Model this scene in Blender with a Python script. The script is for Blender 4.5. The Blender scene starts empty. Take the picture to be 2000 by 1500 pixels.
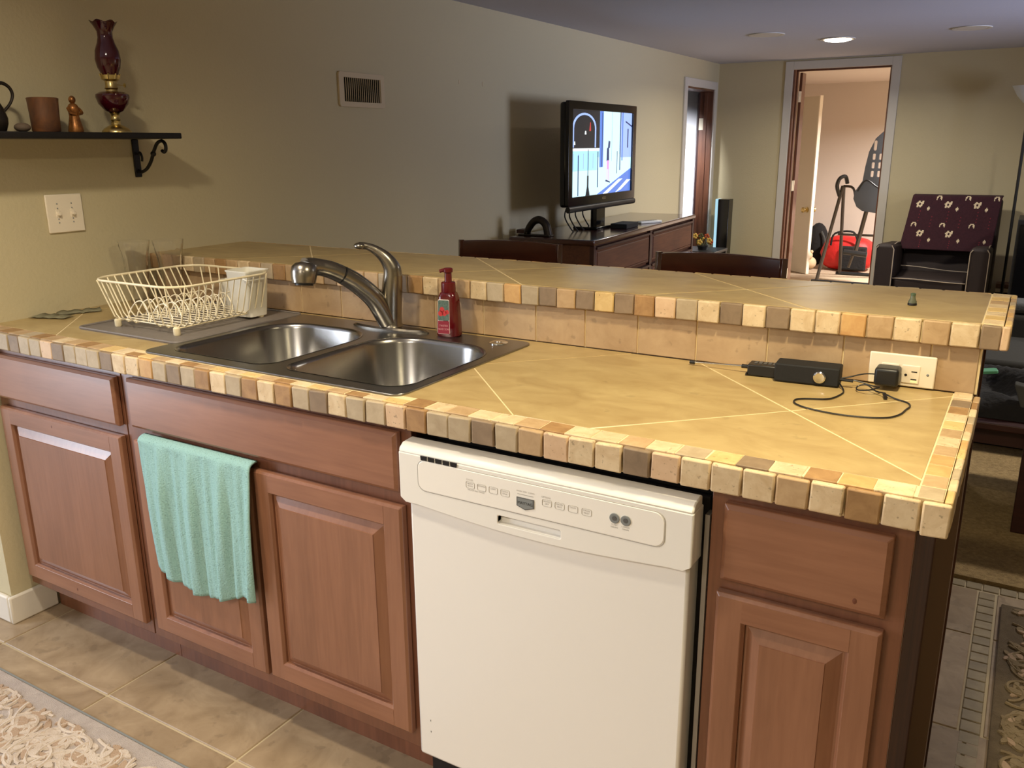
import bpy, bmesh, math, random
from mathutils import Vector, Matrix
PI = math.pi
R = math.radians
random.seed(7)
SC = bpy.context.scene
COL = SC.collection

# ------------------------------------------------------------------ camera, world, exposure, lights
cd = bpy.data.cameras.new('camera'); cam = bpy.data.objects.new('camera', cd); COL.objects.link(cam)
cd.sensor_width = 36.0; cd.lens = 36.0*1667.87/2000.0; cd.clip_start = .02; cd.clip_end = 60
_y, _p, _r = .5429, -.2720, -.0081
_f = Vector((-math.sin(_y)*math.cos(_p), math.cos(_y)*math.cos(_p), math.sin(_p)))
_rt = Vector((math.cos(_y), math.sin(_y), 0)); _up = _rt.cross(_f)
_R = _rt*math.cos(_r)+_up*math.sin(_r); _U = -_rt*math.sin(_r)+_up*math.cos(_r)
cam.matrix_world = Matrix(((_R.x, _U.x, -_f.x, 2.5841), (_R.y, _U.y, -_f.y, -1.3069), (_R.z, _U.z, -_f.z, 1.4359), (0, 0, 0, 1)))
SC.camera = cam
w = bpy.data.worlds.new('world'); SC.world = w; w.use_nodes = True
w.node_tree.nodes['Background'].inputs[0].default_value = (.62, .72, .9, 1)
w.node_tree.nodes['Background'].inputs[1].default_value = .6
SC.view_settings.view_transform = 'Standard'; SC.view_settings.look = 'None'
SC.view_settings.exposure = 0.0; SC.view_settings.gamma = 1.0; SC.view_settings.use_curve_mapping = False

def lamp(name, loc, power, color, size=.12, target=None, kind='AREA', spread=160, shape='DISK', sy=None):
    l = bpy.data.lights.new(name, kind); l.energy = power; l.color = color
    if kind == 'AREA':
        l.shape = shape; l.size = size; l.spread = R(spread)
        if sy: l.size_y = sy
    else: l.shadow_soft_size = size
    o = bpy.data.objects.new(name, l); COL.objects.link(o); o.location = loc
    d = (Vector(target)-Vector(loc)) if target else Vector((0, 0, -1))
    o.rotation_euler = d.to_track_quat('-Z', 'Y').to_euler()
    return o
WARM = (1, .85, .55); SOFT = (1, .92, .79)
lamp('kitchen_downlight', (2.40, -.03, 2.11), 19.5, WARM, .13)
lamp('kitchen_downlight', (1.0, -.5, 2.11), 15.5, (1, .87, .66), .13)
lamp('kitchen_downlight', (2.9, -1.9, 2.11), 10, WARM, .13)
lamp('kitchen_fill_light', (1.5, -2.1, 2.08), 29, (1, .90, .76), .5)  # added soft fill behind the camera, brightens cabinet and dishwasher fronts
lamp('window_daylight', (-1.96, -1.55, 1.02), 104, (.78, .86, 1), 1.5, (.6, -.5, .8), shape='RECTANGLE', sy=1.85)
lamp('living_downlight', (1.276, 5.209, 2.10), 24, SOFT, .17)
lamp('living_downlight', (3.9, 3.6, 2.11), 56, SOFT, .17)
lamp('living_bounce_fill', (5.3, 3.9, 1.3), 30, (.62, .70, 1), 1.0, (1.4, 4.3, 2.4), shape='RECTANGLE', sy=1.0, spread=80)  # added light aimed upward for bluish daylight bounce on the ceiling, no window here
lamp('bedroom_light', (2.2, 8.2, 2.05), 165, (1, .94, .88), .25)
lamp('bathroom_light', (-.24, 5.6, 1.8), 8, (.92, .94, 1), .16, (-.50, 6.74, 1.1), spread=58)

# ------------------------------------------------------------------ materials
def mat(name, col, rough=.6, metal=0, noise=None, bump=None, vary=0, trans=0, emit=None, coat=0, spec=None, ior=None, pits=None):
    """noise=(scale, amount, second colour[, stretch])  bump=(scale, strength)"""
    m = bpy.data.materials.new(name); m.use_nodes = True
    nt = m.node_tree; N = nt.nodes; L = nt.links; b = N['Principled BSDF']
    b.inputs['Base Color'].default_value = (*col, 1); b.inputs['Roughness'].default_value = rough
    b.inputs['Metallic'].default_value = metal
    if trans: b.inputs['Transmission Weight'].default_value = trans
    if ior: b.inputs['IOR'].default_value = ior
    if coat: b.inputs['Coat Weight'].default_value = coat; b.inputs['Coat Roughness'].default_value = .25 if name.startswith('maple') or name.startswith('cabinet') else .12
    if spec is not None: b.inputs['Specular IOR Level'].default_value = spec
    if emit:
        b.inputs['Emission Color'].default_value = (*emit[0], 1); b.inputs['Emission Strength'].default_value = emit[1]
    tc = N.new('ShaderNodeTexCoord'); src = None
    mp = N.new('ShaderNodeMapping'); L.new(tc.outputs['Object'], mp.inputs[0])
    if noise:
        if len(noise) > 3: mp.inputs['Scale'].default_value = noise[3]
        if vary:
            oi = N.new('ShaderNodeObjectInfo'); vm = N.new('ShaderNodeVectorMath'); vm.operation = 'SCALE'
            cb = N.new('ShaderNodeCombineXYZ'); L.new(oi.outputs['Random'], cb.inputs[0]); L.new(oi.outputs['Random'], cb.inputs[1])
            L.new(cb.outputs[0], vm.inputs[0]); vm.inputs['Scale'].default_value = 37.
            L.new(vm.outputs[0], mp.inputs['Location'])
        t = N.new('ShaderNodeTexNoise'); t.inputs['Scale'].default_value = noise[0]; t.inputs['Detail'].default_value = 8
        t.inputs['Roughness'].default_value = .62; t.inputs['Distortion'].default_value = .6
        L.new(mp.outputs[0], t.inputs['Vector'])
        r = N.new('ShaderNodeValToRGB'); r.color_ramp.elements[0].position = .5-.5*noise[1]; r.color_ramp.elements[1].position = .5+.5*noise[1]
        r.color_ramp.elements[0].color = (*noise[2], 1); r.color_ramp.elements[1].color = (*col, 1)
        L.new(t.outputs['Fac'], r.inputs[0]); src = r.outputs[0]
    if vary:
        oi2 = N.new('ShaderNodeObjectInfo'); h = N.new('ShaderNodeHueSaturation'); mr = N.new('ShaderNodeMapRange')
        mr.inputs['To Min'].default_value = 1-vary; mr.inputs['To Max'].default_value = 1+vary
        L.new(oi2.outputs['Random'], mr.inputs[0]); L.new(mr.outputs[0], h.inputs['Value'])
        if src: L.new(src, h.inputs['Color'])
        else: h.inputs['Color'].default_value = (*col, 1)
        src = h.outputs[0]
    pf = None
    if pits:
        tp = N.new('ShaderNodeTexNoise'); tp.inputs['Scale'].default_value = pits[0]; tp.inputs['Detail'].default_value = 3
        oi3 = N.new('ShaderNodeObjectInfo'); va = N.new('ShaderNodeVectorMath'); va.operation = 'ADD'
        L.new(tc.outputs['Object'], va.inputs[0]); mu = N.new('ShaderNodeMath'); mu.operation = 'MULTIPLY'; mu.inputs[1].default_value = 31
        L.new(oi3.outputs['Random'], mu.inputs[0]); L.new(mu.outputs[0], va.inputs[1]); L.new(va.outputs[0], tp.inputs['Vector'])
        pr_ = N.new('ShaderNodeValToRGB'); pr_.color_ramp.elements[0].position = pits[1]; pr_.color_ramp.elements[1].position = pits[1]+.06
        L.new(tp.outputs['Fac'], pr_.inputs[0]); pf = pr_.outputs[0]
        mx = N.new('ShaderNodeMix'); mx.data_type = 'RGBA'; mx.blend_type = 'MULTIPLY'; mx.inputs['Factor'].default_value = 1
        if src: L.new(src, mx.inputs['A'])
        else: mx.inputs['A'].default_value = (*col, 1)
        p2 = N.new('ShaderNodeMapRange'); p2.inputs['To Min'].default_value = pits[2]; p2.inputs['To Max'].default_value = 1; L.new(pf, p2.inputs[0])
        L.new(p2.outputs[0], mx.inputs['B']); src = mx.outputs['Result']
    if src: L.new(src, b.inputs['Base Color'])
    if bump:
        t2 = N.new('ShaderNodeTexNoise'); t2.inputs['Scale'].default_value = bump[0]; t2.inputs['Detail'].default_value = 4
        L.new(tc.outputs['Object'], t2.inputs['Vector'])
        bp = N.new('ShaderNodeBump'); bp.inputs['Strength'].default_value = bump[1]; bp.inputs['Distance'].default_value = bump[2] if len(bump) > 2 else .004
        if pf is not None:
            ad_ = N.new('ShaderNodeMath'); ad_.operation = 'MULTIPLY_ADD'; L.new(pf, ad_.inputs[0]); ad_.inputs[1].default_value = 1.2; L.new(t2.outputs['Fac'], ad_.inputs[2]); L.new(ad_.outputs[0], bp.inputs['Height'])
        else: L.new(t2.outputs['Fac'], bp.inputs['Height'])
        L.new(bp.outputs[0], b.inputs['Normal'])
    return m
def s2l(r, g, b):
    return tuple(((c/255+.055)/1.055)**2.4 if c > 10 else c/255/12.92 for c in (r, g, b))

M = {}
M['wall'] = mat('wall_paint', s2l(198, 186, 151), .75, bump=(90, .35, .003))
M['wallwarm'] = mat('bedroom_paint', s2l(206, 194, 184), .8, bump=(90, .3, .003))
M['wallwhite'] = mat('white_room_paint', s2l(228, 228, 232), .8)
M['ceil'] = mat('ceiling_paint', s2l(186, 188, 202), .9, bump=(120, .3, .003))
M['trim'] = mat('white_trim_paint', s2l(225, 218, 205), .4)
M['casing'] = mat('pale_casing_paint', s2l(205, 200, 190), .4)
M['grout'] = mat('grout', s2l(226, 204, 158), .9, bump=(400, .3, .002))
M['fgrout'] = mat('floor_grout', s2l(188, 172, 142), .9)
M['trav'] = mat('travertine_tile', s2l(192, 169, 118), .34, noise=(9, .5, s2l(162, 135, 88), (1, 1.7, 1)), bump=(9, .06, .003), vary=.04, pits=(26, .27, .86))
M['splash'] = mat('backsplash_tile', s2l(194, 166, 130), .4, noise=(11, .5, s2l(164, 134, 100)), bump=(40, .1, .002), vary=.04, pits=(38, .30, .80))
M['floortile'] = mat('floor_tile', s2l(172, 151, 124), .45, noise=(8, .42, s2l(132, 111, 86)), bump=(12, .1, .003), vary=.05, pits=(22, .33, .84))
M['mosaic'] = mat('mosaic_tile', s2l(165, 150, 120), .5, noise=(20, .6, s2l(130, 115, 90)), vary=.15)
P = {  # tumbled stone colours
 'C': ((228, 208, 172), (190, 160, 118)), 'G': ((190, 172, 142), (162, 142, 112)), 'D': ((148, 126, 100), (120, 100, 78)),
 'T': ((198, 168, 128), (166, 134, 94)), 'O': ((210, 172, 114), (184, 136, 82)), 'B': ((178, 140, 92), (134, 98, 60)),
 'P': ((218, 188, 154), (198, 164, 128)), 'Y': ((222, 194, 136), (194, 158, 98))}
for k, (a, b) in P.items():
    M['st'+k] = mat('tumbled_stone_'+{'C':'cream','G':'grey','D':'taupe','T':'tan','O':'gold','B':'brown','P':'pink','Y':'yellow'}[k],
                    s2l(*a), .6, noise=(34, .6, s2l(*b)), bump=(60, .12, .002), vary=.06, pits=(150, .30 if k in 'CPY' else .22, .62))
def wd(n, a, b, r=.3, sc=(1, 1, 12), ns=3., coat=.25):
    m = mat(n, s2l(*a), r, coat=coat); nt = m.node_tree; N = nt.nodes; L = nt.links; bs = N['Principled BSDF']
    tc = N.new('ShaderNodeTexCoord'); oi = N.new('ShaderNodeObjectInfo'); ad = N.new('ShaderNodeVectorMath'); ad.operation = 'MULTIPLY_ADD'
    cb = N.new('ShaderNodeCombineXYZ')
    for q in range(3): L.new(oi.outputs['Random'], cb.inputs[q])
    L.new(cb.outputs[0], ad.inputs[0]); ad.inputs[1].default_value = (17, 23, 31); L.new(tc.outputs['Object'], ad.inputs[2])
    long_ = min(range(3), key=lambda q: sc[q]); k = [1., 1., 1.]; k[long_] = .07
    def nz(scale, det, kk):
        mp = N.new('ShaderNodeMapping'); mp.inputs['Scale'].default_value = kk; L.new(ad.outputs[0], mp.inputs[0])
        t = N.new('ShaderNodeTexNoise'); t.inputs['Scale'].default_value = scale; t.inputs['Detail'].default_value = det; t.inputs['Distortion'].default_value = .4; L.new(mp.outputs[0], t.inputs['Vector']); return t.outputs['Fac']
    f1 = nz(95, 3, tuple(k)); k2 = [1., 1., 1.]; k2[long_] = .3; f2 = nz(9, 4, tuple(k2)); f3 = nz(4, 2, (1, 1, 1))
    m1 = N.new('ShaderNodeMath'); m1.operation = 'MULTIPLY'; m1.inputs[1].default_value = .34; L.new(f1, m1.inputs[0])
    m2 = N.new('ShaderNodeMath'); m2.operation = 'MULTIPLY_ADD'; m2.inputs[1].default_value = .42; L.new(f2, m2.inputs[0]); L.new(m1.outputs[0], m2.inputs[2])
    m3 = N.new('ShaderNodeMath'); m3.operation = 'MULTIPLY_ADD'; m3.inputs[1].default_value = .24; L.new(f3, m3.inputs[0]); L.new(m2.outputs[0], m3.inputs[2])
    r_ = N.new('ShaderNodeValToRGB'); r_.color_ramp.elements[0].position = .36; r_.color_ramp.elements[1].position = .62
    lo = [c*.97 for c in s2l(*b)]; hi = [c*1.04 for c in s2l(*a)]
    r_.color_ramp.elements[0].color = (*lo, 1); r_.color_ramp.elements[1].color = (*hi, 1); L.new(m3.outputs[0], r_.inputs[0]); out = r_.outputs[0]
    if long_ == 2:      # glued staves
        sx = N.new('ShaderNodeSeparateXYZ'); L.new(ad.outputs[0], sx.inputs[0]); mm = N.new('ShaderNodeMath'); mm.operation = 'MULTIPLY'; mm.inputs[1].default_value = 11.
        L.new(sx.outputs[0], mm.inputs[0]); fl = N.new('ShaderNodeMath'); fl.operation = 'FLOOR'; L.new(mm.outputs[0], fl.inputs[0])
        wn = N.new('ShaderNodeTexWhiteNoise'); wn.noise_dimensions = '1D'; L.new(fl.outputs[0], wn.inputs['W'])
        mr = N.new('ShaderNodeMapRange'); mr.inputs['To Min'].default_value = .94; mr.inputs['To Max'].default_value = 1.06; L.new(wn.outputs['Value'], mr.inputs[0])
        h = N.new('ShaderNodeHueSaturation'); L.new(out, h.inputs['Color']); L.new(mr.outputs[0], h.inputs['Value']); out = h.outputs[0]
    L.new(out, bs.inputs['Base Color']); return m
M['cabv'] = wd('maple_vertical_grain', (146, 101, 76), (130, 87, 64), .32, (6, 6, .9))
M['cabh'] = wd('maple_horizontal_grain', (148, 102, 77), (132, 88, 65), .32, (.9, 6, 6))
M['cabd'] = wd('cabinet_frame_wood', (128, 82, 60), (106, 66, 48), .35, (6, 6, .9))
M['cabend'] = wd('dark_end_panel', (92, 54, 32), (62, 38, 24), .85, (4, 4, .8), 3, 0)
M['knot'] = mat('wood_knot', s2l(104, 58, 40), .5)
M['dark'] = mat('dark_gap', s2l(22, 16, 13), .9)
M['dww'] = mat('white_enamel', s2l(236, 233, 228), .28, coat=.2)
M['dwp'] = mat('white_plastic', s2l(236, 233, 226), .42)
M['dwf'] = mat('white_fascia', s2l(242, 238, 230), .35)
M['grey'] = mat('grey_print', s2l(165, 160, 152), .5)
M['dgrey'] = mat('dark_grey_print', s2l(88, 88, 88), .4)
M['midgrey'] = mat('grey_plastic', s2l(128, 132, 132), .4)
M['galv'] = mat('galvanised_strip', s2l(150, 148, 146), .4, metal=.6)
M['steel'] = mat('brushed_steel', (.30, .30, .30), .3, metal=1, noise=(6, .9, (.24, .24, .24), (40, 1, 1)))
M['steelb'] = mat('bowl_steel', (.34, .33, .31), .24, metal=1, noise=(5, .9, (.27, .26, .25), (40, 40, 1)))
M['nickel'] = mat('brushed_nickel', (.30, .275, .235), .27, metal=1)
M['chrome'] = mat('chrome', (.8, .8, .78), .12, metal=1)
M['black'] = mat('black_plastic', s2l(24, 24, 26), .42)
M['blackm'] = mat('matte_black', s2l(20, 20, 21), .75, bump=(500, .2, .001))
M['gloss'] = mat('gloss_black', s2l(12, 12, 14), .12)
M['iron'] = mat('black_iron', s2l(22, 19, 20), .5, metal=.3, bump=(120, .4, .002))
M['wire'] = mat('white_vinyl_wire', s2l(240, 226, 190), .35)
M['cup'] = mat('white_holder_plastic', s2l(238, 234, 220), .4)
M['mat'] = mat('grey_drain_mat', s2l(120, 112, 106), .5, bump=(60, .3, .002))
M['glass'] = mat('clear_glass', (1, 1, 1), .03, trans=1, ior=1.45)
M['towel'] = mat('aqua_towel', s2l(158, 199, 196), .95, noise=(60, .5, s2l(138, 180, 176), (9, 9, .7)), bump=(260, .6, .003), pits=(230, .30, .78))
M['soap'] = mat('red_soap_plastic', s2l(84, 5, 12), .18, coat=.5)
M['pump'] = mat('red_pump_plastic', s2l(92, 10, 18), .3)
M['plate'] = mat('ivory_plate', s2l(236, 224, 198), .4)
M['plateb'] = mat('white_plate', s2l(240, 228, 206), .4)
M['vent'] = mat('beige_vent', s2l(206, 188, 154), .5)
M['lampred'] = mat('ruby_glass', s2l(62, 6, 20), .1, coat=.4)
M['brass'] = mat('brass', (.62, .48, .2), .28, metal=1)
M['pottery'] = mat('glazed_pottery', s2l(134, 84, 46), .45, noise=(12, .4, s2l(62, 42, 34)))
M['bronze'] = mat('bronze_figurine', s2l(186, 124, 62), .35, metal=.6, noise=(50, .5, s2l(70, 38, 24)))
M['pewter'] = mat('dark_pewter', s2l(52, 46, 42), .4, metal=.7)
M['stone'] = mat('grey_stone', s2l(104, 88, 72), .8, bump=(60, .5, .003))
M['cherry'] = wd('dark_cherry', (60, 26, 20), (40, 16, 14), .5, (1, 5, 5), 3, .1)
M['dresser'] = wd('dresser_wood', (104, 62, 38), (76, 42, 26), .6, (1, .3, 1), 4, 0)
M['dressertop'] = wd('dresser_top_wood', (72, 34, 28), (50, 22, 20), .2, (1, 1, 6), 4, .6)
M['stoolwood'] = wd('dark_stool_wood', (62, 30, 20), (42, 18, 14), .16, (1, 5, 5), 3, .8)
M['jamb'] = wd('stained_jamb', (120, 76, 52), (88, 52, 36), .4, (6, 6, .6))
M['brownlth'] = mat('brown_upholstery', s2l(38, 26, 22), .7, bump=(200, .3, .002))
M['piping'] = mat('cream_piping', s2l(170, 155, 135), .6)
M['throw'] = mat('maroon_throw', s2l(64, 24, 34), .95, noise=(60, .7, s2l(38, 14, 24)), bump=(240, .5, .003))
M['throwc'] = mat('cream_yarn', s2l(210, 192, 160), .95)
M['throwr'] = mat('red_yarn', s2l(110, 34, 44), .95)
M['carpet'] = mat('carpet', s2l(186, 158, 110), 1, noise=(60, .5, s2l(128, 104, 66)), bump=(300, 1, .006))
M['bcarpet'] = mat('bedroom_carpet', s2l(190, 168, 142), 1, bump=(300, 1, .006))
M['rug'] = mat('cream_rug', s2l(190, 178, 170), 1, noise=(26, .5, s2l(166, 154, 148)), bump=(380, .8, .004))
M['rugp'] = mat('rug_relief', s2l(220, 207, 194), 1, noise=(22, .6, s2l(188, 168, 148)), bump=(380, .8, .004))
M['rugdk'] = mat('rug_brown_yarn', s2l(178, 152, 128), 1, bump=(380, .8, .004))
M['rug2'] = mat('taupe_rug', s2l(118, 102, 80), 1, noise=(26, .6, s2l(88, 74, 56)), bump=(380, .8, .004))
M['rug2p'] = mat('taupe_rug_relief', s2l(160, 142, 112), 1, noise=(18, .7, s2l(112, 94, 68)), bump=(380, .8, .004))
M['redbag'] = mat('red_nylon', s2l(190, 26, 24), .55, bump=(30, .4, .01))
M['darkcloth'] = mat('black_cloth', s2l(26, 24, 25), .95, bump=(40, .6, .01))
M['greycloth'] = mat('grey_cloth', s2l(74, 74, 72), .95, bump=(60, .5, .006))
M['green'] = mat('mint_plastic', s2l(96, 168, 130), .5)
M['sofa'] = mat('charcoal_sofa_cloth', s2l(38, 36, 30), .95, bump=(200, .3, .003))
M['invbed'] = mat('dark_grey_moulded', s2l(74, 78, 86), .35)
M['gunmetal'] = mat('grey_steel_tube', s2l(74, 68, 64), .35, metal=.6)
M['bdoor'] = mat('beige_door_paint', s2l(206, 196, 176), .5)
M['bdooredge'] = mat('white_door_edge', s2l(246, 236, 220), .5)
M['lampshade'] = mat('frosted_shade', s2l(205, 212, 224), .4)
M['bill'] = mat('green_banknote', s2l(150, 144, 116), .8, noise=(60, .6, s2l(104, 102, 80)))
M['light'] = mat('lamp_lens', (1, .95, .85), .5, emit=((1, .90, .70), 14))
M['lensoff'] = mat('unlit_lens', s2l(205, 200, 196), .4)
M['towerlight'] = mat('glowing_blue_panel', s2l(150, 190, 210), .4, emit=((.45, .78, .95), .75))
M['skin'] = mat('pale_plush', s2l(214, 186, 150), .9)
M['petalr'] = mat('orange_petal', s2l(176, 82, 42), .8)
M['petaly'] = mat('yellow_petal', s2l(206, 172, 84), .8)
M['leaf'] = mat('silk_leaf', s2l(74, 80, 44), .8)
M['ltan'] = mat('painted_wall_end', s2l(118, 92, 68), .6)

# ------------------------------------------------------------------ geometry helpers
RL = {}
def bm_(): return bmesh.new()
def box(bm, x0, y0, z0, x1, y1, z1, mi=0, Mx=None):
    vs = [bm.verts.new(Vector(c) if Mx is None else Mx @ Vector(c)) for c in
          [(x0,y0,z0),(x1,y0,z0),(x1,y1,z0),(x0,y1,z0),(x0,y0,z1),(x1,y0,z1),(x1,y1,z1),(x0,y1,z1)]]
    for f in ((3,2,1,0),(4,5,6,7),(0,1,5,4),(1,2,6,5),(2,3,7,6),(3,0,4,7)):
        bm.faces.new([vs[i] for i in f]).material_index = mi
    return vs
def loft(bm, loops, cap0=True, cap1=True, mi=0, closed=True):
    L = [[bm.verts.new(p) for p in lp] for lp in loops]
    n = len(L[0])
    for a, b in zip(L, L[1:]):
        for i in range(n if closed else n-1):
            j = (i+1) % n
            bm.faces.new((a[i], a[j], b[j], b[i])).material_index = mi
    if cap0: bm.faces.new(L[0][::-1]).material_index = mi
    if cap1: bm.faces.new(L[-1]).material_index = mi
    return L
def lathe(bm, prof, cx=0, cy=0, cz=0, n=28, mi=0, cap0=True, cap1=True, ruff=None, Mx=None):
    lo = []
    for k, (r, z) in enumerate(prof):
        lp = []
        for i in range(n):
            a = 2*PI*i/n; rr, zz = max(r, 1e-5), z
            if ruff and k >= len(prof)-ruff[0]:
                rr *= 1+ruff[1]*math.cos(ruff[2]*a); zz += ruff[3]*math.cos(ruff[2]*a)
            v = Vector((rr*math.cos(a), rr*math.sin(a), zz))
            v = Mx @ v if Mx is not None else v+Vector((cx, cy, cz))
            lp.append(v)
        lo.append(lp)
    loft(bm, lo, cap0, cap1, mi)
def smoothpath(pts, k=6):
    P_ = [Vector(p) for p in pts]; out = []
    for i in range(len(P_)-1):
        p0 = P_[max(i-1, 0)]; p1 = P_[i]; p2 = P_[i+1]; p3 = P_[min(i+2, len(P_)-1)]
        for s in range(k):
            t = s/k
            out.append(.5*((2*p1)+(p2-p0)*t+(2*p0-5*p1+4*p2-p3)*t*t+(3*p1-p0-3*p2+p3)*t**3))
    out.append(P_[-1]); return out
def tube(bm, pts, r, n=8, k=0, mi=0, closed=False, flat=1.0):
    rs = r if isinstance(r, (list, tuple)) else None
    pp = smoothpath(pts, k) if k else [Vector(p) for p in pts]
    m = len(pp); up = None; lo = []
    for i, p in enumerate(pp):
        if closed: t = pp[(i+1) % m]-pp[i-1]
        else: t = pp[min(i+1, m-1)]-pp[max(i-1, 0)]
        if t.length < 1e-9: t = Vector((0, 0, 1))
        t.normalize()
        if up is None:
            up = Vector((0, 0, 1)) if abs(t.z) < .9 else Vector((1, 0, 0))
        s = t.cross(up)
        if s.length < 1e-6: s = t.orthogonal()
        s.normalize(); u = s.cross(t).normalized(); up = u
        if rs:
            q = i/(m-1)*(len(rs)-1); a = int(min(q, len(rs)-2)); rr = rs[a]+(rs[a+1]-rs[a])*(q-a)
        else: rr = r
        lo.append([p+(s*math.cos(2*PI*j/n)+u*math.sin(2*PI*j/n)*flat)*rr for j in range(n)])
    if closed:
        lo.append(lo[0]); loft(bm, lo, False, False, mi)
    else: loft(bm, lo, True, True, mi)
def ball(bm, c, r, n=12, mi=0, sc=(1, 1, 1)):
    pr = [(math.sin(PI*i/n)*r, -math.cos(PI*i/n)*r) for i in range(n+1)]
    pr[0] = (r*.02, -r); pr[-1] = (r*.02, r)
    lathe(bm, pr, n=n*2, mi=mi, Mx=Matrix.Translation(c) @ Matrix.Diagonal((*sc, 1)))
def rrect(x0, y0, x1, y1, r, n=6):
    """counter-clockwise rounded rectangle; r number or (bl, br, tr, tl)"""
    rr = r if isinstance(r, tuple) else (r,)*4; out = []
    for (cx, cy, a0, q) in ((x0+rr[0], y0+rr[0], PI, rr[0]), (x1-rr[1], y0+rr[1], 1.5*PI, rr[1]), (x1-rr[2], y1-rr[2], 0, rr[2]), (x0+rr[3], y1-rr[3], .5*PI, rr[3])):
        for i in range(n+1):
            a = a0+.5*PI*i/n; out.append((cx+q*math.cos(a), cy+q*math.sin(a)))
    return out
def holed(bm, outer, holes, fn, depth, mi=0):
    """flat plate with holes; fn(u,v,d)->point; d 0 front, depth back"""
    def ring(lp, d):
        vs = [bm.verts.new(fn(u, v, d)) for u, v in lp]
        return vs, [bm.edges.new((vs[i], vs[(i+1) % len(vs)])) for i in range(len(vs))]
    fr = []; es = []
    for lp in [outer]+holes:
        v, e = ring(lp, 0); fr.append(v); es += e
    res = bmesh.ops.triangle_fill(bm, edges=es, use_beauty=True)
    for lp, v in zip([outer]+holes, fr):
        b = [bm.verts.new(fn(u, w_, depth)) for u, w_ in lp]
        for i in range(len(v)):
            j = (i+1) % len(v); bm.faces.new((v[i], b[i], b[j], v[j])).material_index = mi
def obj(name, bm, m, parent=None, bevel=0, seg=2, smooth=True, ang=38, recalc=True, org=None, solid=0, sub=0):
    if recalc: bmesh.ops.recalc_face_normals(bm, faces=bm.faces)
    me = bpy.data.meshes.new(name)
    o_ = org
    if parent is not None: o_ = RL.get(parent.name, Vector((0, 0, 0)))
    if o_ is not None: bmesh.ops.translate(bm, verts=bm.verts, vec=-Vector(o_))
    bm.to_mesh(me); bm.free()
    if smooth:
        me.shade_smooth(); me.set_sharp_from_angle(angle=R(ang))
    o = bpy.data.objects.new(name, me); COL.objects.link(o)
    for mm in (m if isinstance(m, (list, tuple)) else [m]): me.materials.append(M[mm] if isinstance(mm, str) else mm)
    if parent is not None: o.parent = parent; RL[o.name] = RL.get(parent.name, Vector((0, 0, 0)))
    elif org is not None: o.location = org; RL[o.name] = Vector(org)
    if solid:
        s = o.modifiers.new('solid', 'SOLIDIFY'); s.thickness = solid; s.offset = 0
    if bevel:
        b = o.modifiers.new('bevel', 'BEVEL'); b.width = bevel; b.segments = seg; b.limit_method = 'ANGLE'; b.angle_limit = R(40)
    if sub:
        b = o.modifiers.new('sub', 'SUBSURF'); b.levels = sub; b.render_levels = sub
    return o
def thing(name, label, cat, loc=(0, 0, 0), rz=0, group=None, local=False):
    o = bpy.data.objects.new(name, None); COL.objects.link(o); o.empty_display_size = .05
    o.location = loc; o.rotation_euler = (0, 0, rz); o['label'] = label; o['category'] = cat
    if group: o['group'] = group
    RL[o.name] = Vector((0, 0, 0)) if local else Vector(loc)
    return o
def tag(o, label, cat, group=None):
    o['label'] = label; o['category'] = cat
    if group: o['group'] = group
    return o
def struct(name, bm, m, **k):
    o = obj(name, bm, m, **k)
    if 'parent' not in k or k['parent'] is None: o['kind'] = 'structure'
    return o
def B(name, m, parent, *bx, bevel=0, **k):
    bm = bm_()
    for b in bx: box(bm, *b)
    return obj(name, bm, m, parent, bevel=bevel, **k)
def text(name, s, size, fn, m, parent, depth=.0003, align='CENTER'):
    """flat lettering: fn maps (u,v,d) to world"""
    c = bpy.data.curves.new(name, 'FONT'); c.body = s; c.size = size; c.align_x = align; c.align_y = 'CENTER'; c.resolution_u = 2
    t = bpy.data.objects.new(name, c); COL.objects.link(t)
    bpy.context.view_layer.update()
    me0 = bpy.data.meshes.new_from_object(t.evaluated_get(bpy.context.evaluated_depsgraph_get()))
    bm = bm_(); bm.from_mesh(me0); COL.objects.unlink(t); bpy.data.objects.remove(t); bpy.data.meshes.remove(me0)
    for v in bm.verts: v.co = Vector(fn(v.co.x, v.co.y, depth))
    return obj(name, bm, m, parent, smooth=False, recalc=False)
def clip(poly, a, b, c):
    """keep a*x+b*y<=c"""
    out = []
    for i in range(len(poly)):
        p, q = poly[i-1], poly[i]; dp = a*p[0]+b*p[1]-c; dq = a*q[0]+b*q[1]-c
        if (dp <= 0) != (dq <= 0):
            t = dp/(dp-dq); out.append((p[0]+t*(q[0]-p[0]), p[1]+t*(q[1]-p[1])))
        if dq <= 0: out.append(q)
    return out
def cliprect(p, x0, y0, x1, y1):
    for h in ((-1, 0, -x0), (1, 0, x1), (0, -1, -y0), (0, 1, y1)):
        p = clip(p, *h)
        if len(p) < 3: return []
    return p
def area2(p): return abs(sum(p[i-1][0]*p[i][1]-p[i][0]*p[i-1][1] for i in range(len(p))))/2
def prismz(bm, poly, z0, z1):
    loft(bm, [[Vector((x, y, z0)) for x, y in poly], [Vector((x, y, z1)) for x, y in poly]])

# ------------------------------------------------------------------ room shell
ZC, YW, CEIL = .943, 6.62, 2.126
bm = bm_(); box(bm, -2.1, -3.3, -.1, 5.5, 6.74, -.003)
floor = struct('floor', bm, 'fgrout')
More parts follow.
